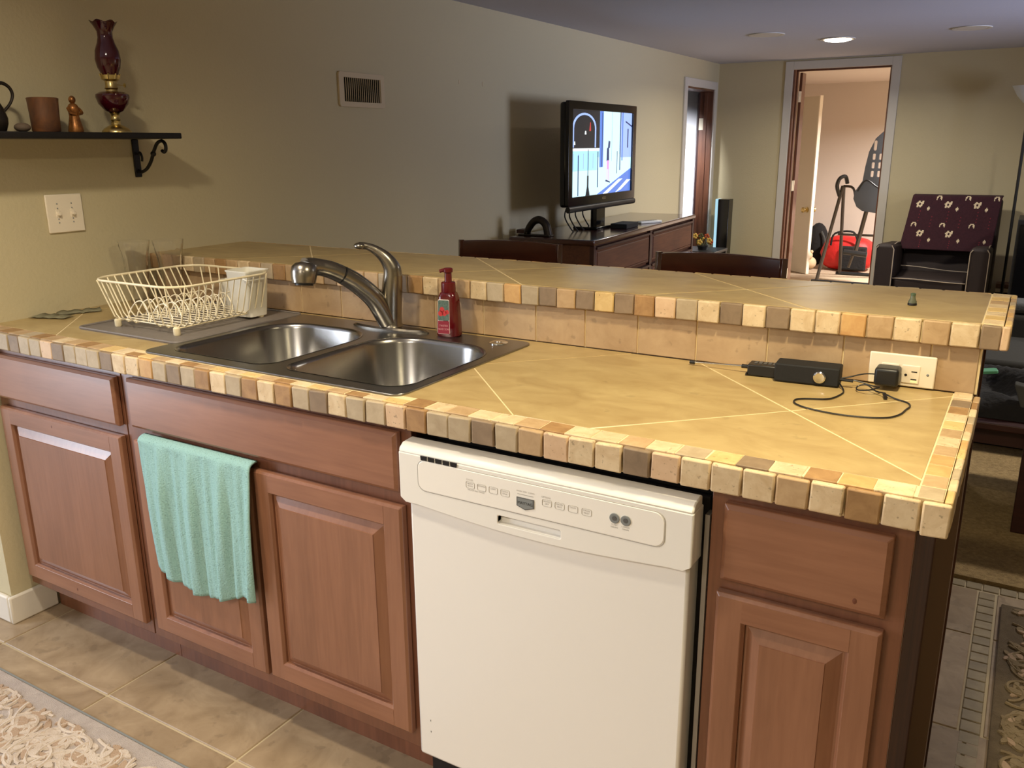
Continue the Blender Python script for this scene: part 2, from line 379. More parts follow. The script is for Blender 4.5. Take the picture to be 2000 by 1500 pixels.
# kitchen tiles (pitch .505) with mosaic strip and living room carpet
TP = .505
cnt = 0
for i in range(-5, 11):
    for j in range(-7, 5):
        x0 = .084+TP*i; y0 = -.152+TP*j-(.0 if j < 1 else 0); x1 = x0+TP; y1 = y0+TP
        if x0 > 5.4: continue
        x0_, y0_, x1_, y1_ = x0, y0, min(x1, 5.45), min(y1, 1.675)
        if y1_-y0_ < .05: continue
        pcs = []
        if y0_ >= .58 and x0_ < 2.59:
            if x1_ <= 2.0: continue
            x1_ = min(x1_, 2.592)
        if x0_ < -2.05: continue
        if y0_ > .58 and x0_ < 2.7 and x0_ > 2.45:  x0_ = 2.592; 
        if y0_ >= .55 and x0_ >= 2.59: x0_ = max(x0_, 2.645)
        if x1_-x0_ < .04: continue
        bm = bm_(); box(bm, x0_+.003, y0_+.003, -.012, x1_-.003, y1_-.003, 0)
        obj('tile', bm, 'floortile', floor, bevel=.002, seg=1, smooth=False)
mbm = bm_(); box(mbm, 0, 0, -.01, .047, .047, .0005); mo = obj('mosaic_tile', mbm, 'mosaic', floor, bevel=.002, seg=1, smooth=False); mo.location = (2.594, 1.62, 0)
for k in range(1, 22):
    c = mo.copy(); COL.objects.link(c); c.location = (2.594, 1.62-.0505*k, 0)
for k in range(0, 44):
    c = mo.copy(); COL.objects.link(c); c.location = (2.2+.0505*k, 1.68, 0)
B('carpet', 'carpet', floor, (0, 1.735, -.0025, 5.5, 6.62, .012))
B('bedroom_carpet', 'bcarpet', floor, (-1.0, 6.6, -.06, 4.0, 10.1, .004))

def wallslab(name, m, *bx):
    bm = bm_()
    for b in bx: box(bm, *b)
    return struct(name, bm, m, smooth=False)
# left wall with its door opening (y 5.85..6.49)
wallslab('wall_left', 'wall', (-.12, -.065, 0, 0, 5.79, CEIL), (-.12, 6.49, 0, 0, 6.74, CEIL), (-.12, 5.79, 1.90, 0, 6.49, CEIL))
wallslab('wall_near_left', 'wall', (-2.1, -.065, 0, -.12, .055, CEIL))
wallslab('wall_far', 'wall', (0, YW, 0, .655, YW+.12, CEIL), (1.44, YW, 0, 5.5, YW+.12, CEIL), (.655, YW, 2.065, 1.44, YW+.12, CEIL))
wallslab('wall_right', 'wall', (5.4, -3.3, 0, 5.5, 6.74, CEIL))
wallslab('wall_back', 'wall', (-2.1, -3.3, 0, 5.4, -3.2, CEIL))
wallslab('wall_kitchen_left', 'wall', (-2.1, -3.2, 0, -2.0, -.065, CEIL))
wallslab('ceiling', 'ceil', (-2.1, -3.3, CEIL, 5.5, 6.74, CEIL+.1))
wallslab('wall_bedroom_far', 'wallwarm', (-1.1, 10.0, -.01, 4.1, 10.1, 2.2))
wallslab('wall_bedroom_left', 'wallwarm', (-.5, 6.95, -.01, -.4, 10.0, 2.2))
wallslab('wall_bedroom_right', 'wallwarm', (4.0, 6.74, -.01, 4.1, 10.1, 2.2))
wallslab('ceiling_bedroom', 'wallwarm', (-1.1, 6.74, 2.13, 4.1, 10.1, 2.2))
wallslab('wall_bathroom', 'wallwhite', (-2.6, 5.0, 0, -2.5, 8.6, 2.2), (-2.6, 8.5, 0, -.5, 8.6, 2.2), (-2.6, 4.9, 0, -.12, 5.0, 2.2), (-2.5, 5.0, 2.126, -.12, 8.5, 2.2), (-2.5, 5.0, -.06, -.12, 8.5, 0), (-.53, 6.78, 0, -.502, 8.5, 2.126), (-.53, 6.742, 0, -.001, 6.78, 2.126))
# baseboards
def baseboard(name, *bx):
    bm = bm_()
    for b in bx: box(bm, *b)
    struct(name, bm, 'trim', bevel=.006)
baseboard('baseboard_left', (0, -.080, 0, .014, .072, .093), (-2.0, -.080, 0, 0, -.065, .093))
baseboard('baseboard_living', (0, 1.74, .012, .014, 5.72, .1), (1.51, YW-.014, .012, 5.4, YW, .1), (.014, YW-.014, .012, .585, YW, .1))
baseboard('baseboard_bedroom', (-.4, 9.986, 0, 4.0, 10.0, .1))
# casings (trim)
def frame3(name, m, fn, u0, u1, v1, wd_, th, u0o=None):
    bm = bm_()
    for (a, b, c, d) in ((u0-wd_, 0, u0, v1+wd_), (u1, 0, u1+wd_, v1+wd_), (u0, v1, u1, v1+wd_)):
        p = [fn(a, b, 0), fn(c, d, th)]
        box(bm, min(p[0][0], p[1][0]), min(p[0][1], p[1][1]), min(p[0][2], p[1][2]), max(p[0][0], p[1][0]), max(p[0][1], p[1][1]), max(p[0][2], p[1][2]))
    struct(name, bm, m, bevel=.003)
frame3('trim_1', 'casing', lambda u, v, d: (u, YW-d, v+.0), .655, 1.44, 2.045, .068, .016)
frame3('trim_2', 'casing', lambda u, v, d: (d, u, v), 5.79, 6.49, 1.90, .066, .016)
dj = bm_(); box(dj, .655, YW-.002, 0, .672, YW+.14, 2.065); box(dj, 1.428, YW-.002, 0, 1.44, YW+.14, 2.065); box(dj, .672, YW-.002, 2.045, 1.428, YW+.14, 2.065)
box(dj, .672, YW+.05, 0, .684, YW+.09, 2.045); box(dj, .672, YW+.05, 2.033, 1.428, YW+.09, 2.045)
door1 = struct('door_1', dj, 'jamb', bevel=.002)
# brown door standing open past the jamb, its hinges
B('door_slab', 'jamb', door1, (.676, YW+.145, .01, .700, YW+.27, 2.03), bevel=.003)
for z in (.28, 1.07, 1.83): B('hinge', 'plate', door1, (.684, YW+.10, z-.045, .693, YW+.175, z+.045), (.690, YW+.130, z-.045, .700, YW+.144, z+.045))
dj = bm_(); box(dj, -.125, 5.79, 0, .002, 5.798, 1.90); box(dj, -.125, 6.476, 0, .002, 6.49, 1.90); box(dj, -.125, 5.798, 1.885, .002, 6.476, 1.90); box(dj, -.075, 6.464, 0, -.045, 6.476, 1.885)
door2 = struct('door_2', dj, 'jamb', bevel=.002)
B('hinge', 'plate', door2, (-.115, 6.468, 1.56, -.075, 6.477, 1.66))
bm = bm_(); Mx = Matrix.Translation((-.13, 6.47, 0)) @ Matrix.Rotation(R(111), 4, 'Z'); box(bm, 0, -.035, .01, .68, 0, 1.88, Mx=Mx)
obj('door_slab', bm, 'cherry', door2, bevel=.003)
# bedroom closet door
t = thing('open_door', 'beige slab door standing open deep inside the bedroom behind the doorway', 'door', (.47, 8.72, 0), R(139), local=True)
B('slab', 'bdoor', t, (0.002, 0, .01, .74, .034, 1.93), bevel=.002)
B('edge_strip', 'bdooredge', t, (-.012, -.001, .01, .002, .036, 1.932))
for sy, yy in ((-1, 0), (1, .035)):
    bm = bm_(); Mx = Matrix.Translation((.06, yy, .72)) @ Matrix.Rotation(-sy*PI/2, 4, 'X')
    lathe(bm, [(.03, 0), (.03, .008), (.012, .012), (.012, .035), (.028, .045), (.03, .058), (.018, .07)], n=16, Mx=Mx)
    obj('knob', bm, 'brass', t)
t = thing('smoke_detector', 'small dark ceiling fixture seen through top of far doorway', 'ceiling fixture', (1.33, 8.6, 2.13))
bm = bm_(); lathe(bm, [(.09, 0), (.09, -.02), (.06, -.035)], 1.33, 8.6, 2.13, 20); obj('housing', bm, 'midgrey', t)

# ------------------------------------------------------------------ half wall with backsplash
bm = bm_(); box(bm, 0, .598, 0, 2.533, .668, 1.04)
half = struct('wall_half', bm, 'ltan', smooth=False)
B('wood_trim', 'cabend', half, (2.49, .668, 0, 2.537, .684, 1.04))
xs = [0.002, .175, .345, .515, .684, .846, 1.02, 1.19, 1.351, 1.513, 1.655, 1.797, 1.945, 2.11, 2.272, 2.442, 2.53]
for a, b in zip(xs, xs[1:]):
    bm = bm_(); box(bm, a+.0015, .591, .9445, b-.0015, .600, 1.0395)
    obj('tile', bm, 'splash', half, bevel=.0015, seg=1, smooth=False)
B('grout_line', 'grout', half, (0.001, .594, .944, 2.533, .599, 1.0398))

# ------------------------------------------------------------------ base cabinets
def front(name, x0, x1, z0, z1, parent, y=-.002, m='cabh', th=.019):
    bm = bm_(); L = []
    for d, yy in ((0, y), (0, y-th+.006), (.008, y-th)):
        L.append([Vector((x0+d, yy, z0+d)), Vector((x1-d, yy, z0+d)), Vector((x1-d, yy, z1-d)), Vector((x0+d, yy, z1-d))])
    loft(bm, L); return obj(name, bm, m, parent, smooth=False, bevel=.0012, seg=1)
def cab_door(x0, x1, z0, z1, parent, y=-.002, th=.019, st=.048):
    d = thing('door', '', '', (0, 0, 0)); bpy.data.objects.remove(d)
    bm = bm_(); q = lambda ins, yy: [Vector((x0+ins, yy, z0+ins)), Vector((x1-ins, yy, z0+ins)), Vector((x1-ins, yy, z1-ins)), Vector((x0+ins, yy, z1-ins))]
    loft(bm, [q(0, y), q(0, y-th+.005), q(.006, y-th), q(st, y-th), q(st+.005, y-th+.007), q(st+.005, y-.004)], True, True)
    o = obj('door', bm, 'cabv', parent, smooth=False, bevel=.001, seg=1)
    bm = bm_(); a = st+.0055; c = st+.032
    loft(bm, [q(a, y-.003), q(a, y-.007), q(a+.004, y-.007), q(c, y-th+.002), q(c+.001, y-th)], False, True)
    obj('panel', bm, 'cabv', o, smooth=False)
    # horizontal rails as grain-turned inlays
    B('rail', 'cabh', o, (x0+st, y-th-.0004, z1-st, x1-st, y-th+.002, z1-.0065), smooth=False)
    B('rail', 'cabh', o, (x0+st, y-th-.0004, z0+.0065, x1-st, y-th+.002, z0+st), smooth=False)
    return o
def knot(x, z, y, r, parent):
    bm = bm_(); lathe(bm, [(r, 0), (r*.3, .0006)], n=12, Mx=Matrix.Translation((x, y, z)) @ Matrix.Rotation(PI/2, 4, 'X') @ Matrix.Diagonal((1, 1.5, 1, 1)))
    obj('knot', bm, 'knot', parent)
KY = -.0212
c1 = thing('base_cabinet', 'narrow maple base cabinet against the left wall, one drawer over one door', 'cabinet', (.3, .3, 0))
B('carcass', 'cabend', c1, (.012, .018, .115, .610, .588, .885))
B('face_frame', 'cabd', c1, (.012, 0, .115, .6105, .018, .885), bevel=.001)
B('toe_kick', 'cabd', c1, (.016, .074, .0, .612, .088, .115))
front('drawer_front', .035, .602, .735, .868, c1)
d = cab_door(.035, .602, .152, .707, c1); knot(.295, .176, KY, .0042, d); knot(.295, .685, KY, .0036, d)
c2 = thing('base_cabinet', 'wide maple sink base cabinet with two raised-panel doors under false drawer front', 'cabinet', (1.08, .3, 0))
B('carcass', 'cabend', c2, (.616, .018, .115, .63, .588, .885), (1.54, .018, .115, 1.554, .588, .885), (.63, .57, .115, 1.54, .588, .885), (.63, .018, .115, 1.54, .57, .13))
B('face_frame', 'cabd', c2, (.6155, 0, .115, 1.554, .018, .885), bevel=.001)
B('toe_kick', 'cabd', c2, (.614, .074, 0, 1.556, .088, .115))
front('false_drawer_front', .655, 1.528, .743, .874, c2)
cab_door(.655, 1.083, .155, .708, c2); cab_door(1.095, 1.535, .158, .712, c2)
c3 = thing('base_cabinet', 'maple end cabinet right of dishwasher, knotty drawer over narrow door', 'cabinet', (2.34, .3, 0))
B('carcass', 'cabend', c3, (2.187, .018, .115, 2.488, .588, .885))
B('face_frame', 'cabd', c3, (2.186, 0, .0, 2.496, .018, .885), bevel=.001)
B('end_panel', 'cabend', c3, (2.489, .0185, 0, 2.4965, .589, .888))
d = front('drawer_front', 2.211, 2.470, .730, .868, c3); knot(2.425, .752, KY, .0034, d)
cab_door(2.207, 2.470, .13, .707, c3, st=.046)
B('recess_shade_block', 'dark', c3, (1.556, .03, .86, 2.185, .588, .886))  # dark block stands in for shade in the recess above the dishwasher

# ------------------------------------------------------------------ dishwasher
dw = thing('dishwasher', 'white built-in dishwasher between sink cabinet and end cabinet', 'dishwasher', (1.865, .3, 0))
B('tub', 'dark', dw, (1.562, .02, .02, 2.176, .57, .857))
B('side_strip', 'galv', dw, (2.1765, -.004, .09, 2.1845, .02, .835))
B('kick_plate', 'dww', dw, (1.572, .03, .0, 2.165, .045, .118))
B('door', 'dww', dw, (1.570, -.034, .135, 2.163, .02, .760), bevel=.006)
out = [(1.556, .752), (1.57, .742)]
for i in range(13):
    u = i/12; out.append((1.60+u*.53, .742-.014*math.sin(PI*u)))
out += [(2.155, .742), (2.17, .752), (2.170, .849), (1.556, .849)]
hnd = rrect(1.789, .7455, 1.923, .7625, .003, 2)
bm = bm_(); fn = lambda u, v, d_: Vector((u, -.046+d_, v))
holed(bm, out, [hnd], fn, .05)
cp = obj('control_panel', bm, 'dwp', dw, bevel=.002, smooth=False)
bm = bm_(); loft(bm, [[Vector((u, -.045, v)) for u, v in hnd], [Vector((u, -.022, v+.002)) for u, v in hnd]], False, True)
obj('pocket_handle', bm, 'dwp', cp)
# bevelled shoulder along the top
bm = bm_(); loft(bm, [[Vector((x, -.046, .8485)), Vector((x, -.0435, .857)), Vector((x, -.032, .8655)), Vector((x, .0, .868)), Vector((x, .0, .8485))] for x in (1.5565, 2.1695)])
obj('top_shoulder', bm, 'dwp', cp, bevel=.003)
fas = rrect(1.603, .776, 2.122, .841, .018, 6)
bm = bm_(); loft(bm, [[Vector((u, -.0458, v)) for u, v in fas], [Vector((u+(.002 if u < 1.8 else -.002), -.0474, v+(.002 if v < .81 else -.002))) for u, v in fas]], False, True)
fa = obj('fascia', bm, 'dwf', cp, ang=20)
bm = bm_(); tube(bm, [Vector((u, -.0462, v)) for u, v in fas], .0007, 5, closed=True); obj('fascia_seam', bm, 'grey', cp)
FX = lambda cx, cz: (lambda u, v, d_: (cx+u, -.0474-d_, cz+v))
for k in range(5):
    x = 1.612+k*.0178; bm = bm_()
    loft(bm, [[Vector((x, y_, .850)), Vector((x+.0155, y_, .850)), Vector((x+.0145, y_, .8415)), Vector((x+.001, y_, .8415))] for y_ in (-.0462, -.0480)])
    obj('vent_slot', bm, 'dark', cp, smooth=False)
def button(cx, cz, lines):
    bm = bm_(); lp = [Vector((u, -.0476, v)) for u, v in rrect(cx-.0095, cz-.0065, cx+.0095, cz+.0065, .003, 3)]
    tube(bm, lp, .00045, 4, closed=True); b = obj('button', bm, 'grey', fa)
    for k, s in enumerate(lines): text('lettering', s, .0042, FX(cx, cz+.0025-.0045*k), 'grey', fa)
for x, s in ((1.729, ['HEAVY', 'WASH']), (1.755, ['NORMAL']), (1.781, ['LIGHT']), (1.807, ['QUICK', 'RINSE'])): button(x, .812, s)
for x, s in ((1.896, ['HEATED', 'DRY']), (1.922, ['WATER', 'HEAT']), (1.949, ['DELAY']), (1.976, ['DRAIN', 'RESET'])): button(x, .811, s)
text('lettering', 'CYCLES', .0045, FX(1.728, .8225), 'grey', fa); text('lettering', 'OPTIONS', .0045, FX(1.894, .8215), 'grey', fa)
text('lettering', 'TOUCH PAD TWICE', .0042, FX(1.742, .802), 'grey', fa)
text('lettering', 'WASH  DRY  CLEAN', .0042, FX(1.851, .823), 'grey', fa)
B('indicator_line', 'grey', fa, (1.834, -.0478, .8165, 1.868, -.0473, .8175))
bm = bm_(); sh = [(-.0185, .011), (-.0185, -.0065), (0, -.0125), (.0185, -.0065), (.0185, .011)]
loft(bm, [[Vector((1.851+u, y_, .800+v)) for u, v in sh] for y_ in (-.0474, -.0486)]); lg = obj('badge', bm, 'dgrey', fa)
bm = bm_(); loft(bm, [[Vector((1.851+u*.88, y_, .800+v*.86)) for u, v in sh] for y_ in (-.0484, -.0489)]); obj('badge_face', bm, 'midgrey', fa)
text('badge_lettering', 'MAYTAG', .0078, lambda u, v, d_: (1.851+u, -.0490-d_, .8005+v), 'black', fa)
for x, s1, s2, sym in ((2.030, 'START', 'RESUME', '>'), (2.051, 'CANCEL', 'DRAIN', 'o')):
    bm = bm_(); lathe(bm, [(.0095, 0), (.0095, .0012), (.008, .0016), (.005, .0010)], n=20, Mx=Matrix.Translation((x, -.0474, .812)) @ Matrix.Rotation(PI/2, 4, 'X')); obj('round_button', bm, 'midgrey', fa)
    bm = bm_(); lathe(bm, [(.0042, 0), (.0042, .0005)], n=14, Mx=Matrix.Translation((x, -.0486, .812)) @ Matrix.Rotation(PI/2, 4, 'X')); obj('button_centre', bm, 'dgrey', fa)
    text('lettering', s1, .004, FX(x, .7995), 'grey', fa); text('lettering', s2, .004, FX(x, .795), 'grey', fa)
for z in (.230, .202): B('chip_mark', 'dgrey', dw, (1.6015, -.0344, z-.002, 1.603, -.0335, z+.002))

# ------------------------------------------------------------------ tumbled edge tiles
def stone(a, b, code, parent, name='edge_tile', jit=.0015, bev=.003):
    """box tile a..b with tiny irregularity"""
    bm = bm_(); vs = box(bm, *a, *b)
    for v in vs: v.co += Vector([random.uniform(-jit, jit)*.6 for _ in range(3)])
    return obj(name, bm, 'st'+code, parent, bevel=bev, seg=2)
FR = 'GGG'+'DGGPDGGGDCCOGDGBCGBCBGDCGGPBGGDGTPCCDPCCCTCBCC'   # index 0 = joint -3
ct = thing('tiled_countertop', 'long lower countertop of large diagonal travertine tiles with tumbled stone edging', 'countertop', (1.27, .27, .9))
B('substrate', 'grout', ct, (.001, -.026, .891, .725, .590, .9422), (1.505, -.026, .891, 2.528, .590, .9422), (.725, -.026, .891, 1.505, .03, .9422), (.725, .50, .891, 1.505, .590, .9422))
px0, pp = .1793, .0516
rt_ = random.Random(3)
for i in range(49):
    x0 = px0+pp*(i-3)
    x1 = x0+pp
    if i == 48: x1 = 2.541
    if x0 < .002: x0 = .002
    zj = rt_.uniform(-.0012, .0012)
    stone((x0+.0012, -.040+rt_.uniform(-.0012, .0012), .8932+zj-(.004 if i == 48 else 0)), (x1-.0012, -.0285, .9415), FR[i], ct)
TS = 'PTBTGBTCTBTYCBYTCBTYCYTBCYTBCYBCTCCTBCCTCGYDCBOCCGC'
for i in range(49):
    x0 = max(.002, .165+pp*(i-3)+rt_.uniform(-.002, .002)); x1 = .165+pp*(i-2)
    if x0 > 2.47: break
    if x1 > 2.47: x1 = 2.490
    stone((x0+.001, -.0275, .934), (x1-.001, -.0005 if .68 < x0 < 1.54 else .020, .9432), TS[i], ct, 'top_edge_tile', .0006, .0015)
RS = 'GTOOTCTYCBDCC'; RSS = 'YCGCYOCTGCBTG'
for k in range(12):
    y0 = -.026+.0515*k; y1 = min(y0+.0515, .588)
    stone((2.4935, y0+.001, .934), (2.5275, y1-.001, .9432+(.004 if k == 11 else 0)), RS[k], ct, 'top_edge_tile', .0006, .0015)
    stone((2.529, y0+.001, .894), (2.541, y1-.001, .9425), RSS[k], ct, 'edge_tile', .001, .0025)
def diag(parent, s0, t0, pitch, rect, z0, z1, holes=None, nm='tile'):
    """45 degree tiles: lines x+y=s0+k*pitch, x-y=t0+m*pitch"""
    g = .0020
    for k in range(-8, 8):
        for m_ in range(-8, 8):
            sa, sb = s0+k*pitch+g, s0+(k+1)*pitch-g; ta, tb = t0+m_*pitch+g, t0+(m_+1)*pitch-g
            d4 = [((s+t_)/2, (s-t_)/2) for s, t_ in ((sa, ta), (sb, ta), (sb, tb), (sa, tb))]
            d4.reverse()
            regs = [rect] if not holes else [(rect[0], rect[1], holes[0], rect[3]), (holes[2], rect[1], rect[2], rect[3]), (holes[0], rect[1], holes[2], holes[1]), (holes[0], holes[3], holes[2], rect[3])]
            bm = bm_(); n = 0
            for rg in regs:
                p = cliprect(d4, *rg)
                if len(p) >= 3 and area2(p) > 1e-5: prismz(bm, p, z0, z1); n += 1
            if n: obj(nm, bm, 'trav', parent, bevel=0 if holes and n > 1 else .0015, seg=1, smooth=False)
            else: bm.free()
diag(ct, 2.54, 1.929, .735, (.002, .0205, 2.492, .5905), .935, .943, (.722, .028, 1.508, .52))

bt = thing('tiled_bar_top', 'raised tiled bar top behind the sink with tumbled stone edging', 'bar top', (1.27, .78, 1.04))
B('substrate', 'grout', bt, (.001, .585, 1.042, 2.563, .984, 1.0908))
BS = ('DCTCTOCCDCDCGPBDYDTDGOGCTTCBDGTTPDTPTBGTCTBTGCTPTBTG')
bp_ = .0523
for k in range(50):
    x1 = 2.577-bp_*k; x0 = max(x1-bp_, .002)
    if x1 < .01: break
    if k == 0:
        stone((x0+.001, .571, 1.0425), (x0+.036, .583, 1.091), 'D', bt); stone((x0+.037, .571, 1.0425), (2.5765, .583, 1.091), 'P', bt)
    else: stone((x0+.0012, .571+rt_.uniform(-.001, .001), 1.0425+rt_.uniform(-.001, .001)), (x1-.0012, .583, 1.0912), BS[k], bt)
    stone((x0+.0012, .986, 1.0425), (x1-.0012, .998, 1.0912), rt_.choice('CGTOYT'), bt, 'back_edge_tile')
for k in range(8):
    y0 = .585+.0498*k
    stone((2.527, y0+.001, 1.083), (2.563, y0+.0485, 1.0922), 'CYCYCTYC'[k], bt, 'top_edge_tile', .0006, .0015)
    stone((2.565, y0+.001, 1.0425), (2.577, y0+.0485, 1.0918), 'YTOTYGTY'[k], bt, 'edge_tile', .001, .0025)
diag(bt, 2.78, 1.228, .722, (.002, .584, 2.5255, .985), 1.084, 1.0915)

# ------------------------------------------------------------------ sink
sk = thing('kitchen_sink', 'double bowl stainless steel drop-in sink set in lower counter', 'sink', (1.11, .28, .943))
ZS = .9475
outer = rrect(.703, .003, 1.523, .562, .03, 5)
b1 = rrect(.745, .045, 1.100, .462, (.055, .055, .12, .12), 9); b2 = rrect(1.136, .045, 1.495, .462, (.055, .055, .12, .12), 9)
bm = bm_(); holed(bm, outer, [b1, b2], lambda u, v, d_: Vector((u, v, ZS-d_)), .0042)
obj('rim', bm, 'steel', sk, bevel=.0015, ang=30)
def inset(lp, d_):
    cx = sum(p[0] for p in lp)/len(lp); cy = sum(p[1] for p in lp)/len(lp)
    x0, x1 = min(p[0] for p in lp), max(p[0] for p in lp); y0, y1 = min(p[1] for p in lp), max(p[1] for p in lp)
    sx, sy = 1-2*d_/(x1-x0), 1-2*d_/(y1-y0)
    mx, my = (x0+x1)/2, (y0+y1)/2
    return [(mx+(p[0]-mx)*sx, my+(p[1]-my)*sy) for p in lp]
for bl in (b1, b2):
    bm = bm_(); prof = [(-.001, .0008), (.003, .0), (.006, -.004), (.009, -.012), (.022, -.165), (.034, -.182), (.055, -.189), (.12, -.193)]
    loft(bm, [[Vector((x, y, ZS+z-.0)) for x, y in inset(bl, d_)] for d_, z in prof], False, True)
    bo = obj('bowl', bm, 'steelb', sk, ang=80)
    cx = (min(p[0] for p in bl)+max(p[0] for p in bl))/2; cy = .25
    bm = bm_(); lathe(bm, [(.045, .0), (.045, .002), (.038, .0015), (.034, -.004), (.01, -.006)], cx, cy, ZS-.193, 24); obj('drain', bm, 'chrome', bo)
bm = bm_(); lathe(bm, [(.024, 0), (.024, .002), (.019, .004), (.012, .0045), (.011, .006), (.0, .0065)], 1.448, .512, ZS, 24); obj('hole_cover', bm, 'chrome', sk)
fc = thing('kitchen_faucet', 'brushed nickel pull-out faucet with curved lever handle behind the sink', 'faucet', (1.09, .518, ZS))
bm = bm_(); e = [(1.09+.132*math.cos(a), .516+.030*math.sin(a)) for a in [2*PI*i/40 for i in range(40)]]
loft(bm, [[Vector((x, y, ZS)) for x, y in e], [Vector((x, y, ZS+.004)) for x, y in e], [Vector((1.09+(x-1.09)*.93, .516+(y-.516)*.86, ZS+.009)) for x, y in e]]); obj('base_plate', bm, 'nickel', fc)
bm = bm_(); lo = []
for z, r, ox in ((.009, .032, 0), (.016, .029, 0), (.04, .0285, .001), (.10, .0285, .006), (.135, .0275, .010), (.150, .026, .012)):
    lo.append([Vector((1.092+ox+r*math.cos(a), .520+r*math.sin(a), ZS+z)) for a in [2*PI*i/28 for i in range(28)]])
loft(bm, lo); obj('body', bm, 'nickel', fc)
bm = bm_(); tube(bm, [(1.088, .512, ZS+.022), (1.072, .478, 1.035), (1.052, .432, 1.083), (1.036, .395, 1.110)], [.029, .028, .0262, .0245], 20, 8); obj('spout', bm, 'nickel', fc)
bm = bm_(); tube(bm, [(1.036, .395, 1.110), (1.0345, .3915, 1.1125)], .0232, 20); obj('joint_ring', bm, 'black', fc)
bm = bm_(); tube(bm, [(1.034, .391, 1.1125), (1.023, .366, 1.1260), (1.012, .340, 1.1350), (1.004, .318, 1.1385), (1.000, .302, 1.136)], [.0243, .0232, .022, .024, .029], 20, 8)
wand = obj('pull_out_wand', bm, 'nickel', fc)
bm = bm_(); Mx = Matrix.Translation((1.004, .287, 1.129)) @ Matrix.Rotation(R(-10), 4, 'X') @ Matrix.Rotation(R(-4), 4, 'Y')
lathe(bm, [(.027, -.030), (.0295, -.028), (.0325, -.014), (.0335, .0), (.031, .014), (.022, .023), (.006, .027)], n=22, Mx=Mx); obj('spray_head', bm, 'nickel', wand)
bm = bm_(); lathe(bm, [(.023, -.034), (.024, -.028)], n=22, Mx=Mx); obj('spray_nozzle', bm, 'black', wand)
bm = bm_(); tube(bm, [(1.104, .520, 1.095), (1.103, .518, 1.118), (1.092, .507, 1.145), (1.074, .492, 1.166), (1.056, .476, 1.178), (1.040, .462, 1.180)], [.026, .024, .0185, .013, .0095, .0105], 20, 8)
hb = obj('lever_handle', bm, 'nickel', fc)
bm = bm_(); ball(bm, (1.041, .463, 1.180), .0125, 10, sc=(1.35, 1.2, .75)); obj('lever_tip', bm, 'nickel', hb)

# soap bottle
so = thing('soap_bottle', 'dark red foaming hand soap pump bottle standing on back rim of sink', 'soap bottle', (1.283, .528, ZS), R(12), local=True)
def sring(rx, ry, z, n=32, p=3.2):
    return [Vector((rx*math.copysign(abs(math.cos(a))**(2/p), math.cos(a)), ry*math.copysign(abs(math.sin(a))**(2/p), math.sin(a)), z)) for a in [2*PI*i/n for i in range(n)]]
bm = bm_(); loft(bm, [sring(.030, .022, .0), sring(.0325, .024, .003), sring(.0315, .0235, .04), sring(.028, .021, .09), sring(.0265, .02, .104), sring(.022, .0175, .116), sring(.016, .016, .119)]); obj('bottle', bm, 'soap', so)
bm = bm_(); lathe(bm, [(.019, .117), (.0195, .119), (.019, .142), (.017, .144)], n=24); obj('collar', bm, 'pump', so)
bm = bm_(); lathe(bm, [(.010, .143), (.0095, .168), (.0125, .170), (.013, .178), (.010, .181)], n=20); tube(bm, [(0, -.0, .1745), (-.012, -.004, .1745), (-.021, -.008, .172)], [.006, .005, .0045], 8)
obj('pump', bm, 'pump', so)
bm = bm_(); SL = lambda u, v, d_: Vector((-.008+u, -.0248-d_+(.0022*(v-.02)/.06), v+.0))
lab = obj('label', (lambda b: (holed(b, rrect(-.0195, .008, .0165, .100, .004, 4), [], lambda u, v, d_: Vector((-.005+u*(1-.12*(v/.1)), -.0248+.0038*(v/.1)+d_, v)), .002), b)[1])(bm), mat('label_white_edge', s2l(226, 210, 205), .5), so)
LB = lambda u, v, d_=0: Vector((-.005+u*(1-.12*(v/.1)), -.0250+.0038*(v/.1)-d_, v))
def flat(name, pts, m, parent, d_): 
    bm = bm_(); bm.faces.new([bm.verts.new(LB(u, v, d_)) for u, v in pts]); obj(name, bm, m, parent, smooth=False, recalc=False)
flat('label_picture', rrect(-.0185, .044, .0155, .098, .003, 3), mat('label_green_foliage', s2l(44, 60, 56), .5, noise=(180, .6, s2l(108, 130, 120))), lab, .0002)
flat('label_band', [(-.0185, .009), (.0155, .009), (.0155, .043), (-.0185, .043)], mat('label_crimson', s2l(134, 34, 52), .5), lab, .0002)
apple = mat('label_red_fruit', s2l(186, 52, 54), .5)
for cx, cz, r in ((-.006, .073, .0075), (-.010, .063, .0078), (.001, .064, .0078), (.010, .067, .006)):
    flat('label_fruit', [(cx+r*math.cos(a), cz+r*math.sin(a)) for a in [2*PI*i/14 for i in range(14)]], apple, lab, .0004)
for s, z in (('TWISTED', .030), ('HAND SOAP', .021)):
    text('label_lettering', s, .0072, lambda u, v, d_, z=z: LB(-.0015+u*.85, z+v, .0005), mat('label_pink', s2l(214, 150, 155), .5), lab)

# ------------------------------------------------------------------ dish rack, mat, holder, glasses, banknotes
mt = bm_(); prismz(mt, rrect(.285, .10, .715, .565, .02, 4), .9436, .9462)
tube(mt, [Vector((x, y, .9475)) for x, y in rrect(.287, .102, .713, .563, .02, 4)], .0035, 6, closed=True)
tag(obj('drain_mat', mt, 'mat', org=(.5, .33, .9436)), 'grey rubber drain mat lying under the white wire dish rack', 'drain mat')
rk = thing('dish_rack', 'white vinyl-coated wire dish rack on grey mat left of sink', 'dish rack', (.5, .32, .947))
RX0, RX1, RY0, RY1, RZ = .300, .672, .146, .505, 1.080
bx0, bx1, by0, by1, bz = .372, .640, .165, .475, .968
bm = bm_(); tube(bm, [Vector((x, y, RZ)) for x, y in rrect(RX0, RY0, RX1, RY1, .07, 8)], .0034, 8, closed=True); obj('rim', bm, 'wire', rk)
wr = .0021
